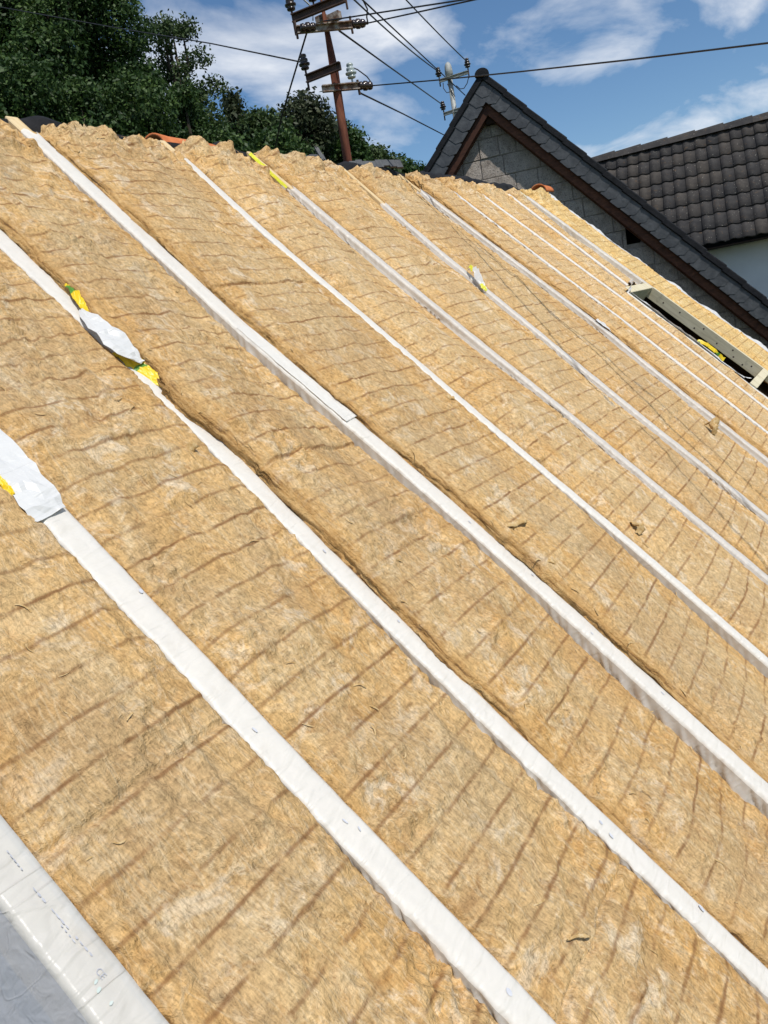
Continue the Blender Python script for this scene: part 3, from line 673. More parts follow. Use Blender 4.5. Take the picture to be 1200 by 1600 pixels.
# bunched film on rafter B
ribbon('loose_film', 'B', [(1.185, 1.62, 0.006, 0.043, 0.0, 0.02), (1.172, 1.40, 0.010, 0.044, 0.0, 0.05), (1.164, 1.27, 0.016, 0.046, 0.05, 0.10), (1.154, 1.17, 0.022, 0.052, 0.1, 0.18), (1.148, 1.10, 0.020, 0.054, 0.15, 0.16), (1.147, 1.055, 0.009, 0.048, 0.15, 0.08)], FILM_WHITE, seed=4, crump=0.009)
ribbon('printed_underside', 'B', [(1.098, 1.24, 0.012, 0.010, 0.2, 0.3), (1.100, 1.20, 0.016, 0.012, 0.2, 0.5), (1.104, 1.15, 0.008, 0.006, 0.2, 0.5)], PRINT, seed=5)
# overlap patch on D
ribbon('film_overlap', 'D', [(2.503, 1.66, 0.001, 0.038, 0, 0), (2.512, 1.40, 0.0040, 0.040, 0, 0), (2.526, 1.15, 0.0048, 0.0415, 0.05, 0), (2.533, 1.04, 0.0054, 0.042, 0.10, 0.02)], FILM, seed=6, crump=0.0012)
# lime tape by the tip of F
ribbon('lime_tape', 'F', [(4.170, 3.24, -0.004, 0.012, 0.1, 0.6), (4.150, 3.10, -0.006, 0.011, 0.1, 0.9), (4.145, 2.98, -0.010, 0.010, 0.1, 1.1), (4.135, 2.86, -0.012, 0.007, 0.1, 1.1)], PRINT_LIME, seed=7, crump=0.003)
# knotted flap on G
ribbon('knotted_flap', 'G', [(5.075, 1.90, 0.014, 0.012, 0, 0.2), (5.045, 1.86, 0.060, 0.020, 0.2, 0.8), (5.015, 1.80, 0.050, 0.026, 0.4, 1.1), (5.00, 1.74, 0.022, 0.022, 0.3, 0.8), (5.005, 1.69, 0.012, 0.008, 0.2, 0.4)], FILM_WHITE, seed=8, crump=0.014)
ribbon('lime_tape', 'G', [(5.07, 1.905, 0.022, 0.008, 0, 0.5), (5.035, 1.89, 0.062, 0.012, 0.2, 1.0), (5.02, 1.85, 0.045, 0.010, 0.4, 1.2)], PRINT_LIME, seed=9, crump=0.006)
ribbon('lime_tape', 'G', [(4.985, 1.735, 0.020, 0.010, 0, 0.5), (4.975, 1.70, 0.018, 0.012, 0.2, 0.7), (4.98, 1.67, 0.012, 0.006, 0.4, 0.6)], PRINT_LIME, seed=10, crump=0.006)
# torn white piece at the break of H
ribbon('torn_film', 'H', [(6.195, 1.18, 0.014, 0.036, 0, 0.1), (6.205, 1.10, 0.020, 0.040, 0.1, 0.1), (6.225, 1.03, 0.014, 0.034, 0.1, 0.2), (6.235, 0.99, 0.010, 0.024, 0.2, 0.2)], FILM_WHITE, seed=11, crump=0.012)
# crumpled film round the end of the short rafter, loose ends along the opening
ribbon('crumpled_film', 'K', [(8.22, 1.53, 0.02, 0.03, 0, 0.2), (8.12, 1.49, 0.05, 0.05, 0.3, 0.5), (8.02, 1.45, 0.045, 0.06, 0.2, -0.3), (7.92, 1.44, 0.02, 0.055, 0.2, 0.3), (7.86, 1.40, 0.0, 0.04, 0.2, 0.6)], FILM_WHITE, seed=12, crump=0.035)
ribbon('ragged_film', 'T', [(7.870, 1.38, 0.010, 0.020, 0, -0.2), (7.874, 1.20, 0.012, 0.024, 0, -0.4), (7.872, 1.02, 0.008, 0.026, 0, -0.5), (7.868, 0.85, 0.012, 0.018, 0, -0.3), (7.880, 0.70, 0.008, 0.030, 0, -0.5), (7.878, 0.50, 0.010, 0.034, 0, -0.3), (7.880, 0.30, 0.006, 0.016, 0, -0.4), (7.88, 0.05, 0.008, 0.026, 0, -0.4)], FILM_WHITE, seed=13, crump=0.014)
ribbon('twisted_tape', 'T', [(7.885, 0.60, 0.020, 0.020, 0.3, 0.4), (7.905, 0.53, 0.040, 0.016, 0.3, 1.2), (7.935, 0.45, 0.036, 0.018, 0.2, 0.6), (7.965, 0.37, 0.020, 0.014, 0.2, 1.4), (7.985, 0.30, 0.006, 0.022, 0.2, 0.9)], PRINT, seed=14, crump=0.006)
ribbon('film_tip', 'T', [(7.90, 0.10, 0.0, 0.03, 0, -0.3), (7.93, 0.03, 0.012, 0.022, 0.2, -0.2), (7.96, 0.0, 0.03, 0.005, 0.2, 0.2)], FILM_WHITE, seed=15, crump=0.008)

# ------------------------------------------------------------------ rafter A with the wide milky sheet
tA = empty('wrapped_rafter', ROOF @ Matrix.Translation((0.576, S_BOT, -0.16)), 'rafter under a broad milky sheet with faint print in the lower left corner', 'rafter', 'rafters wrapped in white film')
s = np.linspace(S_BOT, 3.1, 520)[:, None]; xc = xr('A', s); hw = 0.042
prof = [(0.047, -0.07), (0.046, -0.03), (0.044, -0.008)] + [(0.042 - 0.084 * j / 10, 0.0) for j in range(11)]
dr_ = []
for j in range(1, 22):                                # drape into the open bay on the left
    t_ = j / 21; dr_.append((-0.043 - 0.045 * t_, -0.003 - 0.42 * (t_ ** 1.1)))
for j in range(1, 26): dr_.append((-0.088 - 0.9 * j / 25, -0.42 - 0.012 * math.sin(j)))
X = []; H = []
for j, (px_, ph_) in enumerate(prof + dr_):
    t_ = max(0, (j - 13)) / 21
    wv = 0.0025 * gn(s * 10, 0 * s + j * .17, 71) + 0.0012 * gn(s * 31 + j * .3, 0 * s + j * .3, 72)
    fold = min(t_, 1) * (0.012 * gn(s * 3.5 + t_ * .8, 0 * s + t_ * 1.5, 73) + 0.006 * np.clip(ridged(s * 5 + t_ * 2.2, 0 * s + t_ * 3, 74) - .55, 0, 1) * 2)
    X.append(xc + px_ - fold * .7); H.append(ph_ + wv + fold * .5 + 0.002)
X = np.concatenate(X, 1); H = np.concatenate(H, 1); S = np.repeat(s, X.shape[1], 1)
shA = link('membrane', grid_mesh('membrane', np.stack([X - 0.576, S - S_BOT, H + 0.16], -1)[:, ::-1]), FILM_SHEET, tA)
shA.data.materials.append(FILM_DRAPE_SHADED); mi = np.zeros((X.shape[0] - 1, X.shape[1] - 1), np.int32); mi[:, :X.shape[1] - 15] = 1; shA.data.polygons.foreach_set('material_index', mi.ravel())
bm = bm_new(); add_box(bm, (0, (3.28 - S_BOT) / 2, 0.074), (0.074, 3.28 - S_BOT, 0.148)); link('beam', bm_mesh(bm, 'beam', bevel=0.004), WOOD_PALE, tA)
# print on the sheet: a conformity mark and short worn rows
def film_text(name, body, size, x, s_, ang, material, parent, ox, os_, z=0.0075):
    cu = bpy.data.curves.new(name, 'FONT'); cu.body = body; cu.size = size; cu.align_x = 'LEFT'
    tmp = bpy.data.objects.new(name, cu); COL.objects.link(tmp); bpy.context.view_layer.update()
    me = bpy.data.meshes.new_from_object(tmp.evaluated_get(bpy.context.evaluated_depsgraph_get())); bpy.data.objects.remove(tmp)
    o = link(name, me, material, parent); o.matrix_local = Matrix.Translation((x - ox, s_ - os_, z)) @ Matrix.Rotation(ang, 4, 'Z')
    return o
def print_dashes(k, parent, ox, os_, items, material, z):
    for (x, s_, ln, wd, an) in items:
        bm = bm_new(); n = 10
        vs = [bm.verts.new((math.cos(2 * math.pi * i / n) * ln * random.uniform(.8, 1), math.sin(2 * math.pi * i / n) * wd * random.uniform(.75, 1), 0)) for i in range(n)]
        bm.faces.new(vs)
        o = link('ink_mark', bm_mesh(bm, 'ink_mark'), material, parent); o.matrix_local = Matrix.Translation((x - ox, s_ - os_, z)) @ Matrix.Rotation(an, 4, 'Z')
random.seed(3)
ZS = 0.16 + 0.0065
film_text('conformity_mark', 'CE', 0.016, 0.578, 0.132, R(-88), INK, shA, 0.576, S_BOT, ZS)
print_dashes('A', shA, 0.576, S_BOT, [(0.590 - 0.0005 * i, 0.158 + i * 0.0125, random.uniform(.004, .0075), random.uniform(.0012, .0024), R(90)) for i in range(13) if i not in (4, 9)], INK, ZS)
print_dashes('A', shA, 0.576, S_BOT, [(0.582, 0.195 + i * 0.011, random.uniform(.003, .006), .0014, R(90)) for i in range(4)], INK, ZS)
print_dashes('A', shA, 0.576, S_BOT, [(0.588, 0.352 + i * 0.010, random.uniform(.003, .006), .0014, R(90)) for i in range(5)], INK, ZS)
print_dashes('A', shA, 0.576, S_BOT, [(0.566, 0.105, 0.006, 0.0035, 0.4), (0.570, 0.118, 0.005, 0.003, 0.4), (0.568, 0.075, 0.005, 0.003, 0.2)], INK_GREEN, ZS)
# faint blue print smudges on the other films
for k, its in {'B': [(1.160, 0.29, .010, .004), (1.195, 0.75, .008, .006), (1.170, -0.005, .010, .003), (1.185, -0.04, .007, .003), (1.178, -0.50, .010, .008)],
               'C': [(1.815, 0.60, .010, .004), (1.80, -0.52, .008, .005), (1.79, -0.56, .010, .005), (1.835, -0.86, .012, .006), (1.82, 0.28, .007, .004)],
               'D': [(2.55, 0.41, .010, .004), (2.57, 0.1, .008, .005), (2.54, -0.2, .008, .004), (2.56, -0.52, .010, .004)]}.items():
    t, mb, x0, s0 = RF[k]
    print_dashes(k, mb, x0, s0, [(a, b_, c, d, random.uniform(1.2, 1.9)) for a, b_, c, d in its], INK_BLUE, 0.16 + 0.0050)

# billowing film along the right roof edge
s = np.linspace(S_BOT, 3.2, 300)[:, None]; xc = xr('V', s)
X = []; H = []
for j in range(14):
    v = j / 13; bil = 0.035 * np.clip(fbm(s * 2.1, 0 * s, 81, 3) + .25, 0, 1.2) * math.sin(v * math.pi * .62)
    X.append(xc - 0.035 + 0.11 * v + 0.012 * gn(s * 9, 0 * s + v * 2, 82)); H.append(0.012 + bil - 0.16 * max(0, v - .55) ** 1.2 * 2 + 0.006 * gn(s * 17, 0 * s + v * 3, 83) + 0 * s)
X = np.concatenate(X, 1); H = np.concatenate(H, 1); S = np.repeat(s, 14, 1); x0 = 9.5
tV = empty('edge_rafter', ROOF @ Matrix.Translation((x0, S_BOT, -0.16)), 'outermost rafter with white film billowing over the roof edge on the right', 'rafter')
link('membrane', grid_mesh('membrane', np.stack([X - x0, S - S_BOT, H + 0.16], -1)), FILM_WHITE, tV)
bm = bm_new(); s_ = [S_BOT, 0.1, 1.5, 3.2]
for a_, b_ in zip(s_, s_[1:]):
    xa, xb = float(xr('V', a_)) + .02 - x0, float(xr('V', b_)) + .02 - x0
    poly = [Vector((xa - .04, a_ - S_BOT, 0)), Vector((xa + .04, a_ - S_BOT, 0)), Vector((xb + .04, b_ - S_BOT, 0)), Vector((xb - .04, b_ - S_BOT, 0))]
    add_prism(bm, poly, Vector((0, 0, 1)), 0.15)
link('beam', bm_mesh(bm, 'beam'), WOOD_PALE, tV)

# ------------------------------------------------------------------ framed roof opening
def roof_box(name, x0, x1, s0, s1, h0, h1, material, label, cat, bevel=0.004, nails=()):
    t = empty(name, ROOF @ Matrix.Translation(((x0 + x1) / 2, s0, h0)), label, cat)
    bm = bm_new(); add_box(bm, (0, (s1 - s0) / 2, (h1 - h0) / 2), (x1 - x0, s1 - s0, h1 - h0))
    link('beam', bm_mesh(bm, 'beam', bevel=bevel), material, t)
    return t
th = roof_box('header_beam', 7.895, 8.765, 1.385, 1.475, -0.16, 0.012, WOOD_TREATED, 'greenish wooden beam across the top of the dark roof opening', 'beam')
tb = roof_box('header_beam', 7.895, 8.90, -0.10, -0.02, -0.16, 0.010, WOOD_TREATED, 'greenish wooden beam across the bottom of the dark roof opening at the picture edge', 'beam')
roof_box('header_beam', 7.895, 8.90, -0.62, -0.54, -0.16, 0.005, WOOD_TREATED, 'greenish wooden beam below the roof opening at the right picture edge', 'beam')
# facing board with screw heads on the right side of the opening
t = empty('trimmer_board', ROOF @ Matrix.Translation((8.80, -0.02, -0.17)), 'long greenish wooden board with dark screw heads lining the right side of the roof opening', 'board')
bm = bm_new()
poly = [Vector((0.045, 0, 0)), Vector((0.085, 0, 0)), Vector((0.005, 1.405, 0)), Vector((-0.035, 1.405, 0))]
add_prism(bm, [p_ + Vector((0, 0, 0.065)) for p_ in poly], Vector((0, 0, 1)), 0.120); link('beam', bm_mesh(bm, 'beam', bevel=0.004), WOOD_TREATED, t)
for s_, h_ in ((1.22, .12), (1.02, .14), (0.80, .10), (0.72, .15), (0.52, .11), (0.35, .15), (0.18, .09), (0.10, .13), (0.30, .10)):
    bm = bm_new(); xx = 0.045 - 0.08 * s_ / 1.405
    add_lathe(bm, Vector((xx + 0.001, s_, h_)), Vector((-1, -.05, 0)), [(0.009, 0), (0.009, 0.0018), (0.005, 0.0022)], 8)
    link('screw_head', bm_mesh(bm, 'screw_head'), STEEL_DARK, t)

# loose scraps of wool lying on the strips
def scrap(x, s_, L, w, ang, curl, seed, lab, h=0.02, thick=0.012):
    rs = np.random.RandomState(seed); n = 14; m_ = 10
    P = np.zeros((n, m_ + 1, 3)); a_ = ang; cx = cy = 0.0
    for i in range(n):
        t_ = i / (n - 1); a_ = ang + curl * t_ + .25 * math.sin(t_ * 7 + seed); wd = w * (0.35 + 0.65 * math.sin(math.pi * min(1, t_ * .9 + .1))) * rs.uniform(.75, 1.2)
        lift = thick * 1.2 * math.sin(t_ * math.pi) * (1 + .5 * math.sin(seed + t_ * 9))
        for j in range(m_ + 1):
            p_ = 2 * math.pi * j / m_; rr = 1 + rs.uniform(-.28, .28) if j < m_ else 1
            P[i, j] = (cx - math.sin(a_) * math.cos(p_) * wd * rr, cy + math.cos(a_) * math.cos(p_) * wd * rr, lift + thick * (.5 + .5 * math.sin(p_)) * rr * (.5 + .5 * math.sin(math.pi * t_)))
        P[i, m_] = P[i, 0]
        cx += math.cos(a_) * L / n; cy += math.sin(a_) * L / n
    o = link('wool_scrap', grid_mesh('wool_scrap', P), WOOL_SCRAP); o.matrix_world = ROOF @ Matrix.Translation((x, s_, h))
    tag(o, lab, 'insulation scrap', 'loose scraps of wool on the strips')
scrap(5.66, -0.07, 0.13, 0.035, 0.6, 0.5, 1, 'brown torn tuft standing up near the right picture edge', 0.0, 0.045)
scrap(2.655, 0.28, 0.17, 0.014, 0.15, -0.5, 2, 'long twisted brown wool scrap lying beside the widest white rafter', 0.034, 0.010)
scrap(2.640, 0.33, 0.10, 0.012, -1.0, 0.9, 3, 'dark wool curl against the widest white rafter, above the long twisted scrap', 0.030, 0.010)
scrap(2.650, 0.13, 0.12, 0.012, -1.3, 0.6, 4, 'dark wool curl against the widest white rafter, below the long twisted scrap', 0.030, 0.010)
scrap(3.475, -0.10, 0.09, 0.022, 0.4, 1.0, 5, 'curled brown wool tuft beside the second wide rafter, right of the centre', 0.01, 0.020)
scrap(3.245, 0.965, 0.09, 0.016, 0.2, -1.0, 6, 'small brown wool tuft touching the film in the upper middle', -0.01, 0.016)
scrap(1.385, -0.56, 0.085, 0.0045, -0.72, 0.15, 7, 'pale straw-like wool sliver lying near the bottom edge', 0.022, 0.006)
scrap(1.985, -0.90, 0.075, 0.0035, -0.5, 0.25, 8, 'thin pale wool sliver near the lower right edge', 0.016, 0.005)
scrap(1.66, 1.10, 0.09, 0.018, 0.5, 0.4, 9, 'small shaded wool lump left of the narrow film below the torn flap', -0.012, 0.022)
scrap(1.355, 0.03, 0.07, 0.003, 0.6, 1.4, 10, 'thin curved wool thread right of the lower white rafter', 0.02, 0.004)

# ------------------------------------------------------------------ our house below the roof
YR = roofpt(0, S_TOP).y; ZR = roofpt(0, S_TOP).z
house = empty('own_house', Vector((4.5, YR, 0)), 'house under the stripped roof, its rear slope dark behind the ridge', 'house')
def hv(x, y, z): return Vector((x - 4.5, y - YR, z))
bm = bm_new()                                           # boarding under the strips, with the opening left free
def under(x0, x1, s0, s1):
    poly = [roofpt(x0, s0, -0.20), roofpt(x1, s0, -0.20), roofpt(x1, s1, -0.20), roofpt(x0, s1, -0.20)]
    add_prism(bm, [p - Vector((4.5, YR, 0)) for p in poly], -NU, 0.02)
under(0.60, 7.89, -2.6, 3.2); under(7.892, 8.80, 1.40, 3.2); under(7.892, 8.80, -2.6, -0.03); under(8.802, 9.6, -2.6, 3.2)
add_prism(bm, [q_ - Vector((4.5, YR, 0)) for q_ in (roofpt(-2.5, -2.6, -0.46), roofpt(0.60, -2.6, -0.46), roofpt(0.60, 3.0, -0.46), roofpt(-2.5, 3.0, -0.46))], -NU, 0.02)
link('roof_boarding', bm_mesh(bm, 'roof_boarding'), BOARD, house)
eave = roofpt(0, -2.5, -0.25)
yb = YR + (YR - eave.y)
bm = bm_new()
prof = [hv(0, eave.y + 0.3, 0), hv(0, eave.y + 0.3, eave.z + .1), hv(0, YR, ZR - 0.35), hv(0, yb - 0.3, eave.z + .1), hv(0, yb - 0.3, 0)]
for xx, d in ((-2.4, 0.24), (9.2, 0.24)):
    add_prism(bm, [p + Vector((xx, 0, 0)) for p in prof], Vector((1, 0, 0)), d)
add_box(bm, hv(3.5, eave.y + 0.42, (eave.z) / 2), (11.3, 0.24, eave.z)); add_box(bm, hv(3.5, yb - 0.42, eave.z / 2), (11.3, 0.24, eave.z))
link('wall', bm_mesh(bm, 'wall'), RENDER_OWN, house)
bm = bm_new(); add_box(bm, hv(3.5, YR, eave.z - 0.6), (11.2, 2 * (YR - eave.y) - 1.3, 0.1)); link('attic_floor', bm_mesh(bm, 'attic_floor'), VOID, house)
SB = Vector((0, math.cos(AL), -math.sin(AL)))
bm = bm_new()
r0 = Vector((0, YR + 0.10, ZR - 0.10))
poly = [r0 + Vector((-2.5, 0, 0)), r0 + Vector((9.6, 0, 0)), r0 + Vector((9.6, 0, 0)) + SB * 5.7, r0 + Vector((-2.5, 0, 0)) + SB * 5.7]
add_prism(bm, [p - Vector((4.5, YR, 0)) for p in poly], Vector((0, -math.sin(AL), -math.cos(AL))), 0.12)
link('rear_roof', bm_mesh(bm, 'rear_roof'), BITUMEN, house)
# crumpled dark underlay standing above the ridge
xs = np.linspace(-2.4, 9.4, 480)[:, None]; P = []
up_ = 0.012 + 0.018 * np.clip(fbm(xs * 0.9, 0 * xs, 91, 3), -.6, 1) + 0.012 * gn(xs * 7, 0 * xs, 92)
up_ = up_ + 0.035 * np.exp(-((xs - 2.72) / 0.10) ** 2) + 0.05 * np.exp(-((xs - 4.0) / 0.10) ** 2) + 0.035 * sstep(5.2, 5.4, xs) * (1 - sstep(6.0, 6.2, xs)) + 0.05 * sstep(6.4, 6.6, xs) * (1 - sstep(8.6, 9.0, xs))
for (dy_, fz) in ((0.015, -3), (0.03, 0.5), (0.06, 1.0), (0.10, 0.9), (0.15, 0.2), (0.24, -1.6)):
    P.append(np.concatenate([xs - 4.5, 0 * xs + dy_ + 0.02 * gn(xs * 3, 0 * xs + dy_ * 9, 93), ZR - 0.005 + up_ * fz if fz > 0 else ZR - 0.06 + 0 * xs + fz * .04], 1))
o = link('ridge_underlay', grid_mesh('ridge_underlay', np.stack(P, 1)), BITUMEN, house)
sm = o.modifiers.new('thickness', 'SOLIDIFY'); sm.thickness = 0.004

# clay ridge tiles lying on the ridge, grey tile pieces behind
def ridge_tile(base, axis, L, r, lab, tilt=0.0, half=1.0):
    bm = bm_new(); n = 14; m_ = 5; ax = axis.normalized(); side = ax.cross(Vector((0, 0, 1))).normalized(); upv = side.cross(ax)
    rings = []
    for i in range(m_ + 1):
        t_ = i / m_; rr = r * (1.0 - .14 * t_ + (0.06 if i == 0 else 0))
        outer = [base + ax * L * t_ + (side * math.cos(a_) + upv * math.sin(a_) * 0.9) * rr for a_ in [math.pi * k / n for k in range(n + 1)]]
        inner = [base + ax * L * t_ + (side * math.cos(a_) + upv * math.sin(a_) * 0.9) * (rr - 0.016) for a_ in [math.pi * k / n for k in range(n + 1)]]
        rings.append([bm.verts.new(p) for p in outer + inner[::-1]])
    k2 = len(rings[0])
    for a_, b_ in zip(rings, rings[1:]):
        for k in range(k2): bm.faces.new((a_[k], a_[(k + 1) % k2], b_[(k + 1) % k2], b_[k]))
    for ring in (rings[0], rings[-1]):
        for k in range(n): bm.faces.new((ring[k], ring[k + 1], ring[k2 - 2 - k], ring[k2 - 1 - k]))
    bmesh.ops.translate(bm, verts=bm.verts, vec=-base)
    o = link('clay_ridge_tile', bm_mesh(bm, 'clay_ridge_tile', smooth=True), CLAY, mw=base)
    o.rotation_euler = (0, tilt, 0)
    tag(o, lab, 'roof tile')
ridge_tile(Vector((3.50, YR + 0.16, ZR - 0.035)), Vector((1, -.12, -0.03)), 0.46, 0.125, 'orange clay ridge tile lying on the ridge left of the rusty pole')
ridge_tile(Vector((9.38, YR + 0.02, ZR - 0.01)), Vector((1, -.1, 0)), 0.24, 0.11, 'small orange clay tile piece at the right end of the ridge')
def grey_piece(px, py, d, w, h, rot, lab):
    p = at(px, py, d); bm = bm_new(); nx = 8
    for i in range(nx):
        add_box(bm, (-w / 2 + w * (i + .5) / nx, 0, h / 2 + 0.008 * math.sin(i * 1.6)), (w / nx * .98, 0.018, h + .01 * math.sin(i * 2.1)))
    o = link('grey_tile', bm_mesh(bm, 'grey_tile'), SLATE, mw=Matrix.Translation(p) @ Matrix.Rotation(rot[2], 4, 'Z') @ Matrix.Rotation(rot[0], 4, 'X') @ Matrix.Rotation(rot[1], 4, 'Y'))
    tag(o, lab, 'roof tile')
grey_piece(487, 252, 6.65, 0.24, 0.07, (-0.7, 0.05, -0.6), 'dark grey tile lying behind the ridge left of the rusty pole')
grey_piece(505, 250, 6.6, 0.03, 0.11, (-0.3, -0.25, -0.6), 'upright grey sliver of tile behind the ridge left of the rusty pole')
grey_piece(590, 262, 6.75, 0.46, 0.075, (-0.6, 0.06, -0.55), 'dark grey tile lying behind the ridge right of the rusty pole')

# ------------------------------------------------------------------ neighbour's house with slate verge
YAW = R(20)
NN = Vector((math.cos(YAW), math.sin(YAW), 0)); NT = Vector((-math.sin(YAW), math.cos(YAW), 0)); ZV = Vector((0, 0, 1))
ND = 11.5; NB0 = CAM + NN * ND; NB0.z = 0
APT, APZ = 0.47, CAM.z + 3.04; PITCH = R(47.6); TP = math.tan(PITCH)
nb = empty('neighbour_house', Matrix.Translation(NB0), 'grey block house gable with slate-clad verge boards behind the roof', 'house')
def nv(t_, d, z): return NT * t_ + NN * d + ZV * z       # local point: along gable, behind the wall plane, height
OV = 0.20
# roof slopes (slab) with overhang in front
bm = bm_new()
for sg in (1, -1):
    L = 6.3; a_ = nv(APT, -OV + 0.03, APZ); dn = nv(0, 0, 0) + NT * sg * math.cos(PITCH) - ZV * math.sin(PITCH); nrm = NT * sg * math.sin(PITCH) + ZV * math.cos(PITCH)
    poly = [a_, a_ + dn * L, a_ + dn * L + NN * 3.3, a_ + NN * 3.3]
    add_prism(bm, poly, -nrm, 0.14)
rf = link('roof', bm_mesh(bm, 'roof'), BLACKTRIM, nb)
# overlapping verge caps along the roof edge
for sg in (1, -1):
    dn = NT * sg * math.cos(PITCH) - ZV * math.sin(PITCH); nrm = NT * sg * math.sin(PITCH) + ZV * math.cos(PITCH)
    n = 18
    for i in range(n):
        a_ = nv(APT, -OV - 0.045, APZ) + dn * (0.06 + i * 0.335)
        bm = bm_new(); L = 0.36
        poly = [a_ + nrm * 0.010, a_ + dn * L + nrm * 0.024, a_ + dn * L - nrm * 0.058, a_ - nrm * 0.072]
        add_prism(bm, poly, NN, 0.24); link('verge_cap', bm_mesh(bm, 'verge_cap', bevel=0.012), BLACKTRIM, rf)
# ridge caps
for i in range(8):
    bm = bm_new(); b0 = nv(APT, -OV - 0.07 + i * 0.40, APZ - 0.02 + 0.0)
    n = 12; rings = []
    for t_, rr in ((0, .094), (0.04, .094), (0.06, .086), (0.43, .080)):
        rings.append([bm.verts.new(b0 + NN * t_ + NT * rr * math.cos(a_) + ZV * (rr * math.sin(a_) * 0.85 - 0.025)) for a_ in [math.pi * (1.12 * k / n - .06) for k in range(n + 1)]])
    for a_, b_ in zip(rings, rings[1:]):
        for k in range(n): bm.faces.new((a_[k], a_[k + 1], b_[k + 1], b_[k]))
    bm.faces.new(rings[0])
    link('ridge_cap', bm_mesh(bm, 'ridge_cap', smooth=False), BLACKTRIM, rf)
# backing boards of the verge and slates
SLW, SLH = 0.168, 0.190
bm = bm_new(); polyS = [Vector((0, 0, 0)), Vector((SLW * 1.22, 0, 0)), Vector((SLW * 1.22, SLH * .66, 0)), Vector((SLW * .80, SLH, 0)), Vector((0, SLH, 0))]
add_prism(bm, polyS, Vector((0, 0, 1)), 0.007)
slate_me = bm_mesh(bm, 'slate', bevel=0.0015); slate_me.materials.append(SLATE)
rs = random.Random(4)
for sg in (1, -1):
    dn = NT * sg * math.cos(PITCH) - ZV * math.sin(PITCH); nrm = NT * sg * math.sin(PITCH) + ZV * math.cos(PITCH)
    b0 = nv(APT, -OV, APZ) - nrm * 0.062
    bm = bm_new(); poly = [b0 + dn * 0.0, b0 + dn * 6.2, b0 + dn * 6.2 - nrm * 0.190, b0 + dn * (0.225) - nrm * 0.190]
    add_prism(bm, poly, NN, 0.03); vb = link('verge_board', bm_mesh(bm, 'verge_board'), DARK_WOOD, nb)
    for i in range(34 if sg < 0 else 18):
        p0 = b0 + dn * (0.02 + i * SLW) + NN * (-0.010 - 0.0)
        if i == 0: p0 = p0 + dn * 0.03
        # local axes: x down the rake, y towards the wall side (minus normal), z out to the viewer
        xa, ya = dn, -nrm; za = xa.cross(ya)
        if za.dot(-NN) < 0: zsgn = -1
        else: zsgn = 1
        M = Matrix((( xa.x, ya.x, -NN.x, 0), (xa.y, ya.y, -NN.y, 0), (xa.z, ya.z, -NN.z, 0), (0, 0, 0, 1)))
        tilt = Matrix.Rotation(R(-1.9 + rs.uniform(-.4, .4)), 4, 'Y') @ Matrix.Rotation(R(rs.uniform(-1.2, 1.2)), 4, 'Z')
        so_ = link('slate', slate_me, None, nb); so_.matrix_local = Matrix.Translation(p0) @ M @ tilt
        so_.scale = (so_.scale[0], so_.scale[1] * (1 + rs.uniform(-.04, .02)), so_.scale[2])
    # brown soffit and fascia below the slates
    bm = bm_new(); b1 = nv(APT, -OV + 0.035, APZ) - nrm * 0.247
    add_prism(bm, [b1 + dn * .262, b1 + dn * 6.2, b1 + dn * 6.2 - nrm * 0.105, b1 + dn * (.262 + .115) - nrm * 0.105], NN, 0.045)
    link('fascia_board', bm_mesh(bm, 'fascia_board', bevel=0.004), WOOD_BROWN if sg < 0 else WOOD_BROWN_SHADED, nb)
    bm = bm_new(); b2 = nv(APT, -OV + 0.085, APZ) - nrm * 0.16
    add_prism(bm, [b2 + dn * .2, b2 + dn * 6.2, b2 + dn * 6.2 + NN * 0.30, b2 + dn * .2 + NN * 0.30], -nrm, 0.025)
    link('soffit_board', bm_mesh(bm, 'soffit_board'), WOOD_BROWN, nb)
    bm = bm_new(); b3 = nv(APT, -0.075, APZ) - nrm * 0.19
    add_prism(bm, [b3 + dn * .25, b3 + dn * 6.0, b3 + dn * 6.0 - nrm * 0.17, b3 + dn * .43 - nrm * 0.17], NN, 0.065)
    link('verge_rafter', bm_mesh(bm, 'verge_rafter', bevel=0.004), WOOD_BROWN, nb)

def clip_poly(poly, a, b, c):                             # keep a*x + b*y <= c
    out = []
    for i in range(len(poly)):
        p, q_ = poly[i], poly[(i + 1) % len(poly)]; fp = a * p[0] + b * p[1] - c; fq = a * q_[0] + b * q_[1] - c
        if fp <= 0: out.append(p)
        if (fp < 0) != (fq < 0) and fp != fq:
            t_ = fp / (fp - fq); out.append((p[0] + (q_[0] - p[0]) * t_, p[1] + (q_[1] - p[1]) * t_))
    return out
def gable_clip(poly, drop):
    c = APZ - drop
    poly = clip_poly(poly, TP, 1, c + TP * APT)           # z <= apex - TP*(t-APT)
    return clip_poly(poly, -TP, 1, c - TP * APT) if len(poly) > 2 else poly
def area(p): return abs(sum(p[i][0] * p[(i + 1) % len(p)][1] - p[(i + 1) % len(p)][0] * p[i][1] for i in range(len(p)))) / 2
DROP = 0.34
hp = at(990, 360, ND / math.cos(R(10))) ;
def gable_tz(px, py):
    d = FW + RT * ((px - 600) / 1202.97) + UP * ((800 - py) / 1202.97); P = CAM + d * (ND / d.dot(NN)); return (P - NB0).dot(NT), P.z
ht, hz = gable_tz(990, 361); holes = [(ht - 0.10, ht + 0.10, hz - 0.16, hz + 0.13)]
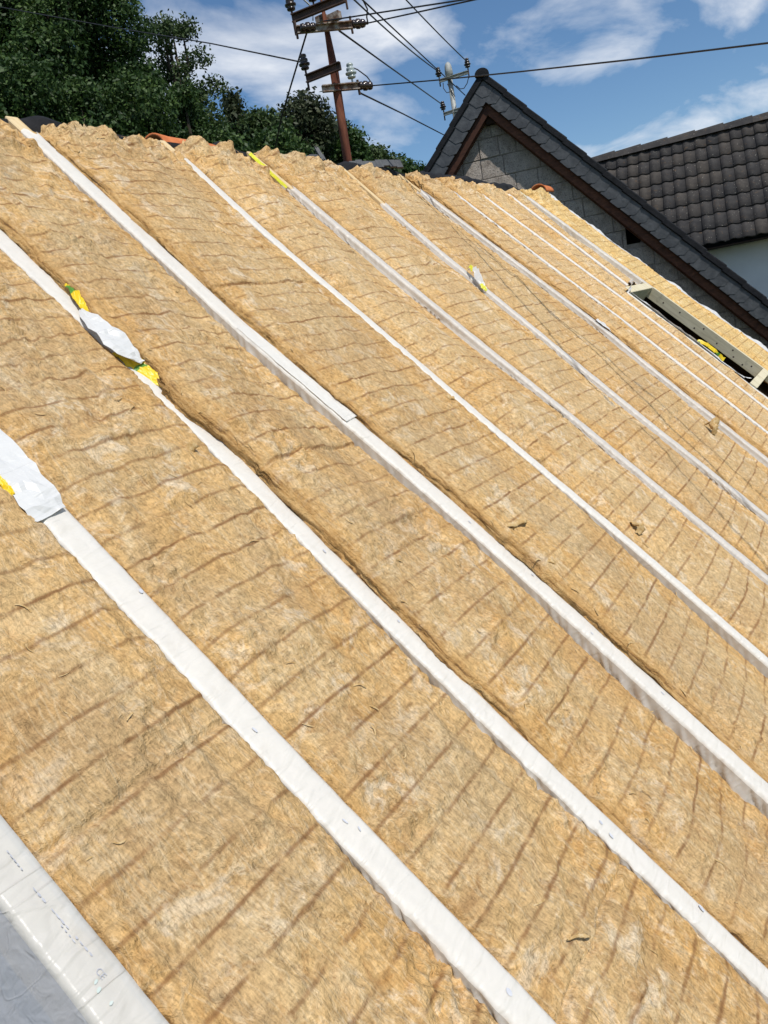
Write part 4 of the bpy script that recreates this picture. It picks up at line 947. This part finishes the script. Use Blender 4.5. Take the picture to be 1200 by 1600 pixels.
# mortar backing, split round the hole
H0 = holes[0]
bm = bm_new()
for t0, t1, z0, z1 in ((-7, 7, 0, H0[2]), (-7, H0[0], H0[2], H0[3]), (H0[1], 7, H0[2], H0[3]), (-7, 7, H0[3], APZ)):
    pl = gable_clip([(t0, z0), (t1, z0), (t1, z1), (t0, z1)], DROP + 0.02)
    if len(pl) > 2: add_prism(bm, [nv(a_, 0.022, b_) for a_, b_ in pl], NN, 0.22)
link('wall', bm_mesh(bm, 'wall'), MORTAR, nb)
bm = bm_new(); add_box(bm, (0, 0, 0), (1, 1, 1)); bm.free()
bm = bm_new(); pl = [(H0[0] - .2, H0[2] - .2), (H0[1] + .2, H0[2] - .2), (H0[1] + .2, H0[3] + .2), (H0[0] - .2, H0[3] + .2)]
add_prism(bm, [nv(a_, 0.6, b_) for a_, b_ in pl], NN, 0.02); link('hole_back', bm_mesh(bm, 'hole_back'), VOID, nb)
# side walls and back so that the house is closed
bm = bm_new()
for t_ in (APT - 3.9, APT + 3.9): add_box(bm, (0, 0, 0), (1e-3, 1e-3, 1e-3), Matrix.Translation(nv(t_, 1.0, 1)))
bm.free()
rs = random.Random(12); bi = 0
zc_ = CAM.z - 1.35
course = 0
while zc_ < APZ - 0.4:
    ch = 0.262 + rs.uniform(-.012, .012); t_ = -4.6 + rs.uniform(0, 0.3)
    while t_ < 2.2:
        bl = rs.choice([0.27, 0.30, 0.49, 0.49, 0.38, 0.24]) * rs.uniform(.95, 1.05); g_ = rs.uniform(.002, .006)
        poly = [(t_ + g_, zc_ + g_ + rs.uniform(-.004, .004)), (t_ + bl - g_, zc_ + g_ + rs.uniform(-.004, .004)), (t_ + bl - g_, zc_ + ch - g_), (t_ + g_, zc_ + ch - g_)]
        parts = [poly]
        if t_ < H0[1] and t_ + bl > H0[0] and zc_ < H0[3] and zc_ + ch > H0[2]:
            parts = [clip_poly(poly, 1, 0, H0[0] - .004), clip_poly(poly, -1, 0, -H0[1] - .004)]
        for pl in parts:
            pl = gable_clip(pl, DROP) if len(pl) > 2 else pl
            if len(pl) > 2 and area(pl) > 0.004:
                # only what shows above our roof edge
                bm = bm_new(); d0 = rs.uniform(-.006, .010)
                add_prism(bm, [nv(a_, d0, b_) for a_, b_ in pl], NN, 0.20)
                try: me = bm_mesh(bm, 'block', bevel=0.006)
                except Exception: continue
                cvec = nv(sum(a_ for a_, b_ in pl) / len(pl), 0, sum(b_ for a_, b_ in pl) / len(pl))
                me.transform(Matrix.Translation(-cvec)); link('block', me, BLOCK, nb, mw=cvec)
        t_ += bl
    zc_ += ch; course += 1
# purlin ends under the ridge
for px, py, w_, h_ in ((767, 187, .13, .14), (797, 196, .10, .10)):
    tt_, zz_ = gable_tz(px, py); bm = bm_new()
    add_prism(bm, [nv(tt_ - w_ / 2, -0.10, zz_ - h_ / 2), nv(tt_ + w_ / 2, -0.10, zz_ - h_ / 2), nv(tt_ + w_ / 2, -0.10, zz_ + h_ / 2), nv(tt_ - w_ / 2, -0.10, zz_ + h_ / 2)], NN, 0.12)
    link('purlin_end', bm_mesh(bm, 'purlin_end', bevel=0.005), DARK_WOOD, nb)

# ------------------------------------------------------------------ house with the dark tiled roof
Y2 = R(10.3); HN = Vector((math.cos(Y2), math.sin(Y2), 0)); HT = Vector((math.sin(Y2), -math.cos(Y2), 0))   # HT: to the right
DR, DE = 15.0, 13.2
ZR2, ZE2 = CAM.z + 0.1475 * DR, CAM.z + 0.031 * DE
h2o = CAM + HN * DE; h2o.z = 0
h2 = empty('tiled_house', Matrix.Translation(h2o), 'white house with dark tiled roof at the right picture edge', 'house')
def h2v(t_, d, z): return HT * t_ + HN * d + ZV * z
SL = Vector((0, 0, 0)) + HN * (DR - DE) + ZV * (ZR2 - ZE2); SLL = SL.length; SLD = SL.normalized(); SLN = HT.cross(SLD).normalized()
if SLN.z < 0: SLN = -SLN
T0, T1 = -2.0, 3.2
bm = bm_new(); add_prism(bm, [h2v(T0, 0, ZE2) - SLN * .05, h2v(T1, 0, ZE2) - SLN * .05, h2v(T1, 0, ZE2) + SL - SLN * .05, h2v(T0, 0, ZE2) + SL - SLN * .05], -SLN, 0.10)
bm2 = bm
link('roof', bm_mesh(bm, 'roof'), BLACKTRIM, h2)
bm = bm_new(); b_ = h2v(0, DR - DE, ZR2); dn2 = HN * math.cos(R(45)) - ZV * math.sin(R(45))
add_prism(bm, [h2v(T0, DR - DE + .12, ZR2 - .14), h2v(T1, DR - DE + .12, ZR2 - .14), h2v(T1, DR - DE, ZR2 - .14) + dn2 * 3, h2v(T0, DR - DE, ZR2 - .14) + dn2 * 3], -(HN * math.sin(R(45)) + ZV * math.cos(R(45))), 0.1)
link('rear_roof', bm_mesh(bm, 'rear_roof'), BLACKTRIM, h2)
# one roll tile, 12 segments across
TW, TG = 0.178, SLL / 8.0
prof = []
for i in range(13):
    u_ = i / 12; z_ = 0.020 * math.sin(math.pi * min(1, u_ / 0.62)) ** 1.1 if u_ < 0.62 else 0.0 - 0.004 * math.sin(math.pi * (u_ - .62) / .38)
    prof.append((u_ * (TW + 0.004), z_))
V = []; F = []
for (y_, zz) in ((0.0, 0.024), (TG * 1.12, 0.0)):
    V += [(x_, y_, z_ + zz) for x_, z_ in prof]
V += [(x_, 0.0, z_ + 0.024 - 0.020) for x_, z_ in prof]
for i in range(12): F += [(i, i + 1, 13 + i + 1, 13 + i), (26 + i, 26 + i + 1, i + 1, i)]
V += [(0, TG * 1.12, -0.026)]
F.append((0, 13, 39, 26))
tile_me = bpy.data.meshes.new('roof_tile'); tile_me.from_pydata(V, [], F); tile_me.update(); tile_me.materials.append(TILE)
for p_ in tile_me.polygons: p_.use_smooth = len(p_.vertices) == 4 and p_.normal.z > 0.5
TM = Matrix(((HT.x, SLD.x, SLN.x, 0), (HT.y, SLD.y, SLN.y, 0), (HT.z, SLD.z, SLN.z, 0), (0, 0, 0, 1)))
rs = random.Random(9)
for r_ in range(8):
    for c_ in range(int((T1 - T0) / TW)):
        p_ = h2v(T0 + c_ * TW, 0, ZE2) + SLD * (r_ * TG - 0.03 + rs.uniform(-.006, .006)) - SLN * (0.02 + rs.uniform(-.003, .003))
        o = link('roof_tile', tile_me, None, h2); o.matrix_local = Matrix.Translation(p_) @ TM @ Matrix.Rotation(R(rs.uniform(-.5, .5)), 4, 'Z')
# ridge tiles
bm = bm_new(); L = 0.46; rings = []
for t_, s_ in ((0, 1.0), (L, 0.82)):
    rings.append([bm.verts.new((t_, y_ * s_, z_ * s_ + (0.015 if t_ == 0 else 0))) for y_, z_ in ((-.13, -.09), (-.07, .0), (-.03, .035), (.03, .035), (.07, 0), (.13, -.09))])
for k in range(5): bm.faces.new((rings[0][k], rings[0][k + 1], rings[1][k + 1], rings[1][k]))
bm.faces.new(rings[0]); bm.faces.new(rings[1][::-1])
rt_me = bm_mesh(bm, 'ridge_tile'); rt_me.materials.append(TILE)
RM = Matrix(((-HT.x, HN.x, 0, 0), (-HT.y, HN.y, 0, 0), (0, 0, 1, 0), (0, 0, 0, 1)))
for i in range(13):
    o = link('ridge_tile', rt_me, None, h2); o.matrix_local = Matrix.Translation(h2v(T0 + 0.45 + i * 0.43, DR - DE + .0, ZR2 + 0.025)) @ RM @ Matrix.Rotation(R(rs.uniform(-1, 1)), 4, 'Z')
bm = bm_new(); wx = 0.40
add_prism(bm, [h2v(T0 + .2, wx, 0), h2v(T1 - .2, wx, 0), h2v(T1 - .2, wx, ZE2 + wx - .16), h2v(T0 + .2, wx, ZE2 + wx - .16)], HN, 0.25)
add_prism(bm, [h2v(T1 - .45, wx + .25, 0), h2v(T1 - .45, 3.4, 0), h2v(T1 - .45, 3.4, ZE2), h2v(T1 - .45, DR - DE, ZR2 - .3), h2v(T1 - .45, wx + .25, ZE2 + .1)], HT, 0.24)
link('wall', bm_mesh(bm, 'wall'), RENDER_WHITE, h2)
bm = bm_new(); add_prism(bm, [h2v(T0, 0.02, ZE2 - .10), h2v(T0, 0.40, ZE2 - .10 + .02), h2v(T0, 0.40, ZE2 - .075), h2v(T0, 0.02, ZE2 - .075)], HT, T1 - T0)
link('eaves_board', bm_mesh(bm, 'eaves_board'), DARK_WOOD, h2)

# ------------------------------------------------------------------ poles and cables
def channel(bm, a, b, w=0.07, h=0.08, th=0.008, upv=Vector((0, 0, 1)), flip=1):
    z = (b - a).normalized(); side = z.cross(upv).normalized() * flip; u_ = side.cross(z).normalized() * flip
    if u_.z < 0: u_ = -u_
    def slab(p0, p1, q0, q1):
        poly = [a + side * p0 + u_ * q0, a + side * p1 + u_ * q0, a + side * p1 + u_ * q1, a + side * p0 + u_ * q1]
        add_prism(bm, poly, z, (b - a).length)
    slab(0, th, -h / 2, h / 2); slab(th, w, h / 2 - th, h / 2); slab(th, w, -h / 2, -h / 2 + th)
INS = [(0.016, 0), (0.034, 0.004), (0.036, 0.016), (0.022, 0.024), (0.046, 0.034), (0.048, 0.046), (0.026, 0.056), (0.036, 0.066), (0.034, 0.082), (0.018, 0.092), (0.030, 0.100), (0.026, 0.116), (0.010, 0.122)]
def sub(name, fn, material, parent, smooth=False):
    bm = bm_new(); fn(bm); o = parent.matrix_world.translation if parent.parent is None else parent.parent.matrix_world.translation
    bmesh.ops.translate(bm, verts=bm.verts, vec=-o)
    return link(name, bm_mesh(bm, name, smooth=smooth), material, parent)

PD = 7.14
pb = at(545, 262, PD); ptop = at(470, -178, PD); pz0 = ZR - 1.2
p1 = empty('rusty_pole', Vector((pb.x, pb.y, pz0)), 'rusty steel roof pole with crossarms and dark insulators', 'utility pole')
bpy.context.view_layer.update()
paxis = [Vector((pb.x, pb.y, pz0)), Vector((pb.x, pb.y, CAM.z + 1.45)), at(522, 110, PD), ptop]
paxis[0] = Vector((pb.x + .003, pb.y - .002, pz0))
sub('pole', lambda bm: add_tube(bm, paxis, 0.0375, 14), RUST, p1, True)
def insul(base, parent, axis=Vector((0, 0, 1)), s_=1.0, material=CERAMIC):
    def f(bm):
        add_lathe(bm, base - axis * 0.05 * s_, axis, [(0.008 * s_, 0), (0.008 * s_, 0.05 * s_)], 8)
        add_lathe(bm, base, axis, [(r_ * s_, h_ * s_) for r_, h_ in INS], 14)
    return sub('insulator', f, material, parent, True)
def strain(a, b, parent):
    """horizontal strain insulator with clamp between a and b"""
    def f(bm):
        ax = (b - a).normalized(); add_lathe(bm, a, ax, [(0.012, 0), (0.030, .006), (0.034, .03), (0.024, .04), (0.038, .052), (0.038, .08), (0.024, .09), (0.034, .10), (0.030, .125), (0.012, .13)], 10)
        add_tube(bm, [a + ax * .12, b], 0.012, 6)
    return sub('strain_insulator', f, CERAMIC, parent, True)
def zat(px, py): return at(px, py, PD).z
# top arm, runs out of the picture
z = zat(505, 22); a_, b_ = at_z(458, 30, z), at_z(540, -3, z)
sub('crossarm', lambda bm: channel(bm, a_, b_, .035, .065), STEEL_DARK, p1)
i1 = insul(a_ + ZV * .065, p1); insul(a_ + (b_ - a_) * .42 + ZV * .07, p1); insul(b_ - (b_ - a_) * .06 + ZV * .06, p1)
sub('bolt', lambda bm: (add_tube(bm, [a_ - ZV * .12, a_ + ZV * .08], .010, 6), add_tube(bm, [b_ - ZV * .08, b_ + ZV * .06], .010, 6)), STEEL_DARK, p1)
# second arm, worn paint
z = zat(508, 47); a2, b2 = at_z(463, 48, z), at_z(549, 40, z)
sub('crossarm', lambda bm: channel(bm, a2, b2, .035, .058), STEEL_WORN, p1)
c2a = at_z(575, 36, z + .02)
strain(b2 + ZV * .01, c2a, p1)
strain(a2 + (b2 - a2) * .10 - NN * .05, a2 + (b2 - a2) * .34 - NN * .05, p1)
sub('clamp', lambda bm: (add_box(bm, at_z(508, 32, z + .11), (.16, .09, .05), None), add_box(bm, at_z(522, 27, z + .10), (.05, .12, .06), None)), STEEL_WORN, p1)
sub('bolt', lambda bm: (add_tube(bm, [a2 - ZV * .06, a2 + ZV * .07], .011, 6), add_tube(bm, [b2 - ZV * .06, b2 + ZV * .07], .011, 6)), STEEL_DARK, p1)
# lower left arm
z = zat(521, 113); a3, b3 = at_z(480, 124, z), at_z(533, 103, z)
sub('crossarm', lambda bm: channel(bm, a3, b3, .035, .062), STEEL_DARK, p1)
insul(a3 + ZV * .075, p1); sub('bolt', lambda bm: add_tube(bm, [a3 - ZV * .085, a3 + ZV * .09], .010, 6), STEEL_DARK, p1)
# lower right arm
z = zat(526, 139); a4, b4 = at_z(503, 140, z), at_z(560, 135, z)
sub('crossarm', lambda bm: channel(bm, a4, b4, .035, .055), STEEL_WORN, p1)
insul(a4 + (b4 - a4) * .86 + ZV * .065, p1, material=GLASSY)
c4 = at_z(580, 134, z); strain(b4 + ZV * .005, c4, p1)
sub('bolt', lambda bm: add_tube(bm, [b4 - ZV * .065, b4 + ZV * .05], .012, 6), STEEL_DARK, p1)
for py_, xa_, xb_ in ((-52, 462, 520), (-160, 440, 500)):
    z = zat(494 - (-py_) * .16, py_); a7, b7 = at_z(xa_, py_ + 10, z), at_z(xb_, py_ - 2, z)
    sub('crossarm', lambda bm: channel(bm, a7, b7, .035, .06), STEEL_DARK, p1); insul(a7 + ZV * .06, p1); insul(b7 + ZV * .06, p1)
gl = a4 + (b4 - a4) * .86 + ZV * .16
def hang(p, q_, sag, n=12): return [p + (q_ - p) * (k / n) + Vector((0, 0, -sag * 4 * (k / n) * (1 - k / n))) for k in range(n + 1)]
sub('jumper_wire', lambda bm: add_tube(bm, [gl, gl + (c4 - gl) * .4 + ZV * .035, gl + (c4 - gl) * .85 + ZV * .05, c4 + ZV * .03 + (c4 - gl) * .05, c4], .005, 6), CABLE, p1)
sub('jumper_wire', lambda bm: add_tube(bm, [at(470, -5, PD), at(484, 8, PD), at(489, 20, PD), at(489, 32, PD)], .007, 6), STEEL_GREY, p1)
sub('jumper_wire', lambda bm: add_tube(bm, [at(565, -4, PD - .3), at(574, 14, PD - .2), at(573, 27, PD - .1), c2a], .006, 6), CABLE, p1)

def cable(pts, r_, lab, sag=0.0, group='overhead cables'):
    if len(pts) == 2: pts = hang(pts[0], pts[1], sag, 16)
    o0 = pts[0].copy(); bm = bm_new(); add_tube(bm, [p - o0 for p in pts], r_, 6)
    tag(link('cable', bm_mesh(bm, 'cable', smooth=True), CABLE, mw=o0), lab, 'cable', group)
W_ = lambda x, y, z: Vector((x, y, z)) + Vector((0, 0, CAM.z))
def ext(a, b, k): return a + (b - a) * k
# down towards the street, to the right over our roof
A1, B1 = at(506, 33, 7.1), W_(5.565, 2.37, 2.10); cable([A1, B1, ext(A1, B1, 4.4) - ZV * .05], 0.0058, 'upper dark cable leaving the rusty pole towards the top edge')
A2, B2 = c2a, W_(5.53, 2.26, 2.055); cable([A2, B2, ext(A2, B2, 5.2) - ZV * .05], 0.0058, 'dark cable leaving the right insulator of the upper crossarm towards the top edge')
A3, B3 = c4, W_(4.86, .45, 1.06); mid = (A3 + B3) / 2 - ZV * .012; cable([A3, (A3 + mid) / 2 - ZV * .004, mid, (mid + B3) / 2 - ZV * .004, B3, ext(A3, B3, 2.2) - ZV * .02], 0.0055, 'long dark cable crossing the sky in front of the gable peak to the right edge')
# to the left
A4 = a3 + ZV * .13
cable([A4, at(330, 68, 9.0), at(190, 45, 10.5), at(0, 11, 12.5), at(-150, -18, 14)], 0.0068, 'dark cable running left from the pole past the trees', group='overhead cables')
# guy wire
cable([a2 + (b2 - a2) * .18 - ZV * .02, at(440, 182, 8.2), at(428, 240, 8.9)], 0.0085, 'slanting guy wire left of the rusty pole')

# second, grey pole on the neighbour's roof
QD = 14.0
qt = at(702, 118, QD); p2 = empty('grey_pole', Vector((qt.x, qt.y, CAM.z + 2.1)), 'grey steel roof pole with capped top beside the gable peak', 'utility pole')
bpy.context.view_layer.update()
sub('pole', lambda bm: add_tube(bm, [Vector((qt.x, qt.y, CAM.z + 2.1)), qt], 0.040, 12), STEEL_GREY, p2, True)
sub('pole_cap', lambda bm: add_lathe(bm, qt - ZV * .01, ZV, [(.055, 0), (.06, .02), (.066, .03), (.062, .09), (.055, .15), (.038, .19), (.012, .21)], 14), STEEL_GREY, p2, True)
z = at(709, 122, QD).z; a5, b5 = at_z(687, 127, z), at_z(732, 113, z)
sub('crossarm', lambda bm: channel(bm, a5, b5, .04, .05), STEEL_GREY, p2)
insul(a5 + ZV * .07, p2, s_=1.15); insul(b5 + ZV * .07, p2, s_=1.15)
sub('bolt', lambda bm: (add_tube(bm, [a5 - ZV * .08, a5 + ZV * .06], .012, 6), add_tube(bm, [b5 - ZV * .08, b5 + ZV * .06], .012, 6)), STEEL_DARK, p2)
z = at(716, 173, QD).z; a6, b6 = at_z(694, 179, z), at_z(722, 170, z)
sub('crossarm', lambda bm: channel(bm, a6, b6, .04, .05), STEEL_GREY, p2); insul(a6 + ZV * .07, p2, s_=1.1)
sub('bolt', lambda bm: add_tube(bm, [a6 - ZV * .09, a6 + ZV * .06], .012, 6), STEEL_DARK, p2)
sub('jumper_wire', lambda bm: add_tube(bm, [a5 - ZV * .04 + NT * -.05, at(693, 138, QD - .1), at(698, 145, QD - .1), at(705, 143, QD - .1), at(707, 140, QD)], .007, 6), CABLE, p2)
sub('jumper_wire', lambda bm: add_tube(bm, [b5 - ZV * .05, at(730, 130, QD - .1), at(725, 138, QD - .1), at(719, 139, QD - .1), at(713, 134, QD)], .007, 6), CABLE, p2)
sub('jumper_wire', lambda bm: add_tube(bm, [at(699, 131, QD - .05), at(705, 142, QD - .05), at(711, 151, QD - .05)], .007, 6), CABLE, p2)
cable([at(503, -49, 7.1), a5 + ZV * .15], 0.0085, 'left one of the two close cables running down to the grey pole', .05)
cable([at(514, -49, 7.18), a5 + ZV * .13 + NT * -.03, at(727, 149, QD - .1)], 0.0085, 'right one of the two close cables running down to the grey pole')
cable([at(493, -156, 7.15), b5 + ZV * .16], 0.0085, 'cable running down to the right insulator of the grey pole', .04)
cable([at(530, 48, 7.2), at(605, 102, 10), a6 + ZV * .15], 0.0085, 'cable from the upper crossarm down to the lower arm of the grey pole')
cable([at(562, 145, 7.2), at(630, 178, 9.6), at(692, 210, 12.4), at(760, 240, 15)], 0.0075, 'lowest thin cable from the rusty pole to behind the gable')

# ------------------------------------------------------------------ trees
def tree(name, px, py_top, D, lab, leaf, spread, n_clump, n_leaf, lsize, crown_from=0.35, group='trees on the hillside', loose=1.0, seed=0, shape='round'):
    rs = np.random.RandomState(seed); top = at(px, py_top, D); gz = float(hill_z(np.array(top.x), np.array(top.y))) - 0.2
    Ht = top.z - gz; base = Vector((top.x, top.y, gz)); t = empty(name, base, lab, 'tree', group)
    # clumps
    C = []
    for i in range(n_clump):
        f = crown_from + (1 - crown_from) * (i + rs.rand()) / n_clump; 
        if shape == 'round': wr = spread * math.sqrt(max(0.05, 1 - ((f - (crown_from + 1) / 2) / ((1 - crown_from) / 2 * 1.08)) ** 2))
        elif shape == 'cone': wr = spread * (1.08 - f) / (1.08 - crown_from)
        else: wr = spread * (0.55 + 0.45 * math.sin(f * 9)) * (1.15 - f)
        a_ = rs.rand() * 6.283; rr = wr * math.sqrt(rs.rand()) * 0.85
        cr_ = spread * rs.uniform(0.22, 0.40) * (0.6 if shape != 'round' else 1) * (0.62 if loose < 1 else 1)
        C.append((math.cos(a_) * rr, math.sin(a_) * rr, min(f * Ht, Ht - cr_ * .75), cr_))
    # trunk and limbs
    bm = bm_new(); r0 = max(0.10, Ht * 0.022)
    tp = [Vector((0, 0, 0))] + [Vector((rs.uniform(-.15, .15) * k, rs.uniform(-.15, .15) * k, Ht * f_)) for k, f_ in ((.6, .25), (1, .5), (1.2, .75), (.6, .95))]
    add_tube(bm, tp, [r0, r0 * .85, r0 * .6, r0 * .35, r0 * .08], 8)
    for (cx, cy, cz, cr_) in C[::max(1, n_clump // 22)]:
        st = max(0.12, min(cz / Ht - 0.16, .8)); p0 = Vector((0, 0, Ht * st)); p2_ = Vector((cx, cy, cz)); pm = (p0 + p2_) / 2 + Vector((rs.uniform(-.2, .2), rs.uniform(-.2, .2), .15 * cr_))
        add_tube(bm, [p0, pm, p2_], [r0 * .38, r0 * .22, r0 * .06], 5, cap=False)
    link('trunk', bm_mesh(bm, 'trunk', smooth=True), BARK, t)
    # leaves in little sprays
    C = np.array(C); wts = C[:, 3] ** 2; wts /= wts.sum(); ns_ = max(1, n_leaf // 6)
    ci = rs.choice(len(C), ns_, p=wts); d = rs.normal(size=(ns_, 3)); d /= np.linalg.norm(d, axis=1)[:, None]
    rad = C[ci, 3] * (0.55 + 0.5 * rs.rand(ns_) ** 0.6) * (1 + 0.35 * gn(d[:, 0] * 2.5 + ci, d[:, 1] * 2.5 + d[:, 2] * 2, seed))
    sc = C[ci, :3] + d * rad[:, None] * np.array([1, 1, 0.8])
    cen = np.repeat(sc, 6, 0) + rs.normal(size=(ns_ * 6, 3)) * lsize * 1.5; n = len(cen)
    nrm = np.repeat(d, 6, 0) * 0.6 + rs.normal(size=(n, 3)) * 0.7 + np.array([0, 0, .35]); nrm /= np.linalg.norm(nrm, axis=1)[:, None]
    u_ = np.cross(nrm, rs.normal(size=(n, 3))); u_ /= np.linalg.norm(u_, axis=1)[:, None]; v_ = np.cross(nrm, u_)
    sz = lsize * rs.uniform(.6, 1.35, n)[:, None]
    Vt = np.stack([cen - u_ * sz, cen - v_ * sz * .55 + nrm * sz * .12, cen + u_ * sz, cen + v_ * sz * .55 + nrm * sz * .12], 1).reshape(-1, 3)
    me = mesh_np('crown', Vt, np.arange(n * 4).reshape(-1, 4))
    ta = me.attributes.new('tint', 'FLOAT', 'POINT'); ta.data.foreach_set('value', np.repeat(np.repeat(rs.rand(ns_), 6) * .6 + rs.rand(n) * .4, 4).astype(np.float32))
    link('crown', me, leaf, t)
    return t
G = 'trees on the hillside'
tree('broadleaf_tree', 35, -150, 19, 'tall dark broadleaf tree filling the upper left corner', LEAF_DARK, 2.0, 90, 150000, 0.045, 0.30, seed=1)
tree('broadleaf_tree', 112, -30, 21, 'dark broadleaf tree leaning against the tallest one, its edge cutting the sky', LEAF_DARK, 0.95, 44, 50000, 0.045, 0.30, seed=2)
tree('broadleaf_tree', -80, -60, 20, 'dark broadleaf tree cut by the left picture edge', LEAF_DARK, 2.2, 44, 60000, 0.048, 0.25, seed=3)
tree('broadleaf_tree', 258, 30, 23, 'airy broadleaf tree with sky showing through, right of the tallest one', LEAF_MID, 1.25, 60, 15000, 0.050, 0.40, seed=4, loose=0.45)
tree('broadleaf_tree', 200, 110, 19, 'low rounded dark tree under the airy one', LEAF_DARK, 1.05, 36, 46000, 0.045, 0.2, seed=5)
tree('broadleaf_tree', 285, 142, 21, 'low dense tree left of the thin sparse conifer', LEAF_DARK, 0.98, 36, 42000, 0.045, 0.2, seed=6)
tree('broadleaf_tree', 120, 120, 17, 'low dark tree just behind the ridge at the left', LEAF_DARK, 1.5, 36, 46000, 0.045, 0.2, seed=7)
tree('broadleaf_tree', 20, 110, 17, 'low dark tree behind the ridge in the left corner', LEAF_DARK, 1.7, 36, 46000, 0.045, 0.2, seed=17)
tree('conifer', 361, 150, 33, 'thin sparse conifer between the dense tree and the pine', LEAF_PINE, 0.75, 22, 3200, 0.11, 0.30, seed=8, shape='cone')
tree('broadleaf_tree', 338, 196, 30, 'small dark tree below the thin sparse conifer', LEAF_DARK, 1.35, 26, 13000, 0.095, 0.25, seed=9)
tree('broadleaf_tree', 403, 180, 33, 'round green tree left of the pine', LEAF_MID, 1.35, 26, 14000, 0.095, 0.25, seed=10)
tree('pine_tree', 462, 158, 35, 'broad airy pine left of the rusty pole', LEAF_PINE, 1.5, 30, 12000, 0.095, 0.35, seed=11)
tree('broadleaf_tree', 508, 196, 36, 'dark tree just left of the rusty pole', LEAF_DARK, 1.35, 26, 14000, 0.095, 0.25, seed=12)
tree('broadleaf_tree', 432, 205, 30, 'low dark tree at the foot of the pine', LEAF_DARK, 1.5, 26, 16000, 0.095, 0.2, seed=13)
tree('broadleaf_tree', 553, 217, 38, 'dark tree just right of the rusty pole', LEAF_DARK, 1.35, 24, 12000, 0.095, 0.25, seed=14)
tree('broadleaf_tree', 590, 234, 40, 'small green tree right of the rusty pole, second from the gable', LEAF_MID, 1.3, 24, 10000, 0.095, 0.25, seed=15)
tree('broadleaf_tree', 622, 248, 41, 'lowest small tree next to the gable slates', LEAF_DARK, 1.2, 20, 9000, 0.095, 0.25, seed=16)
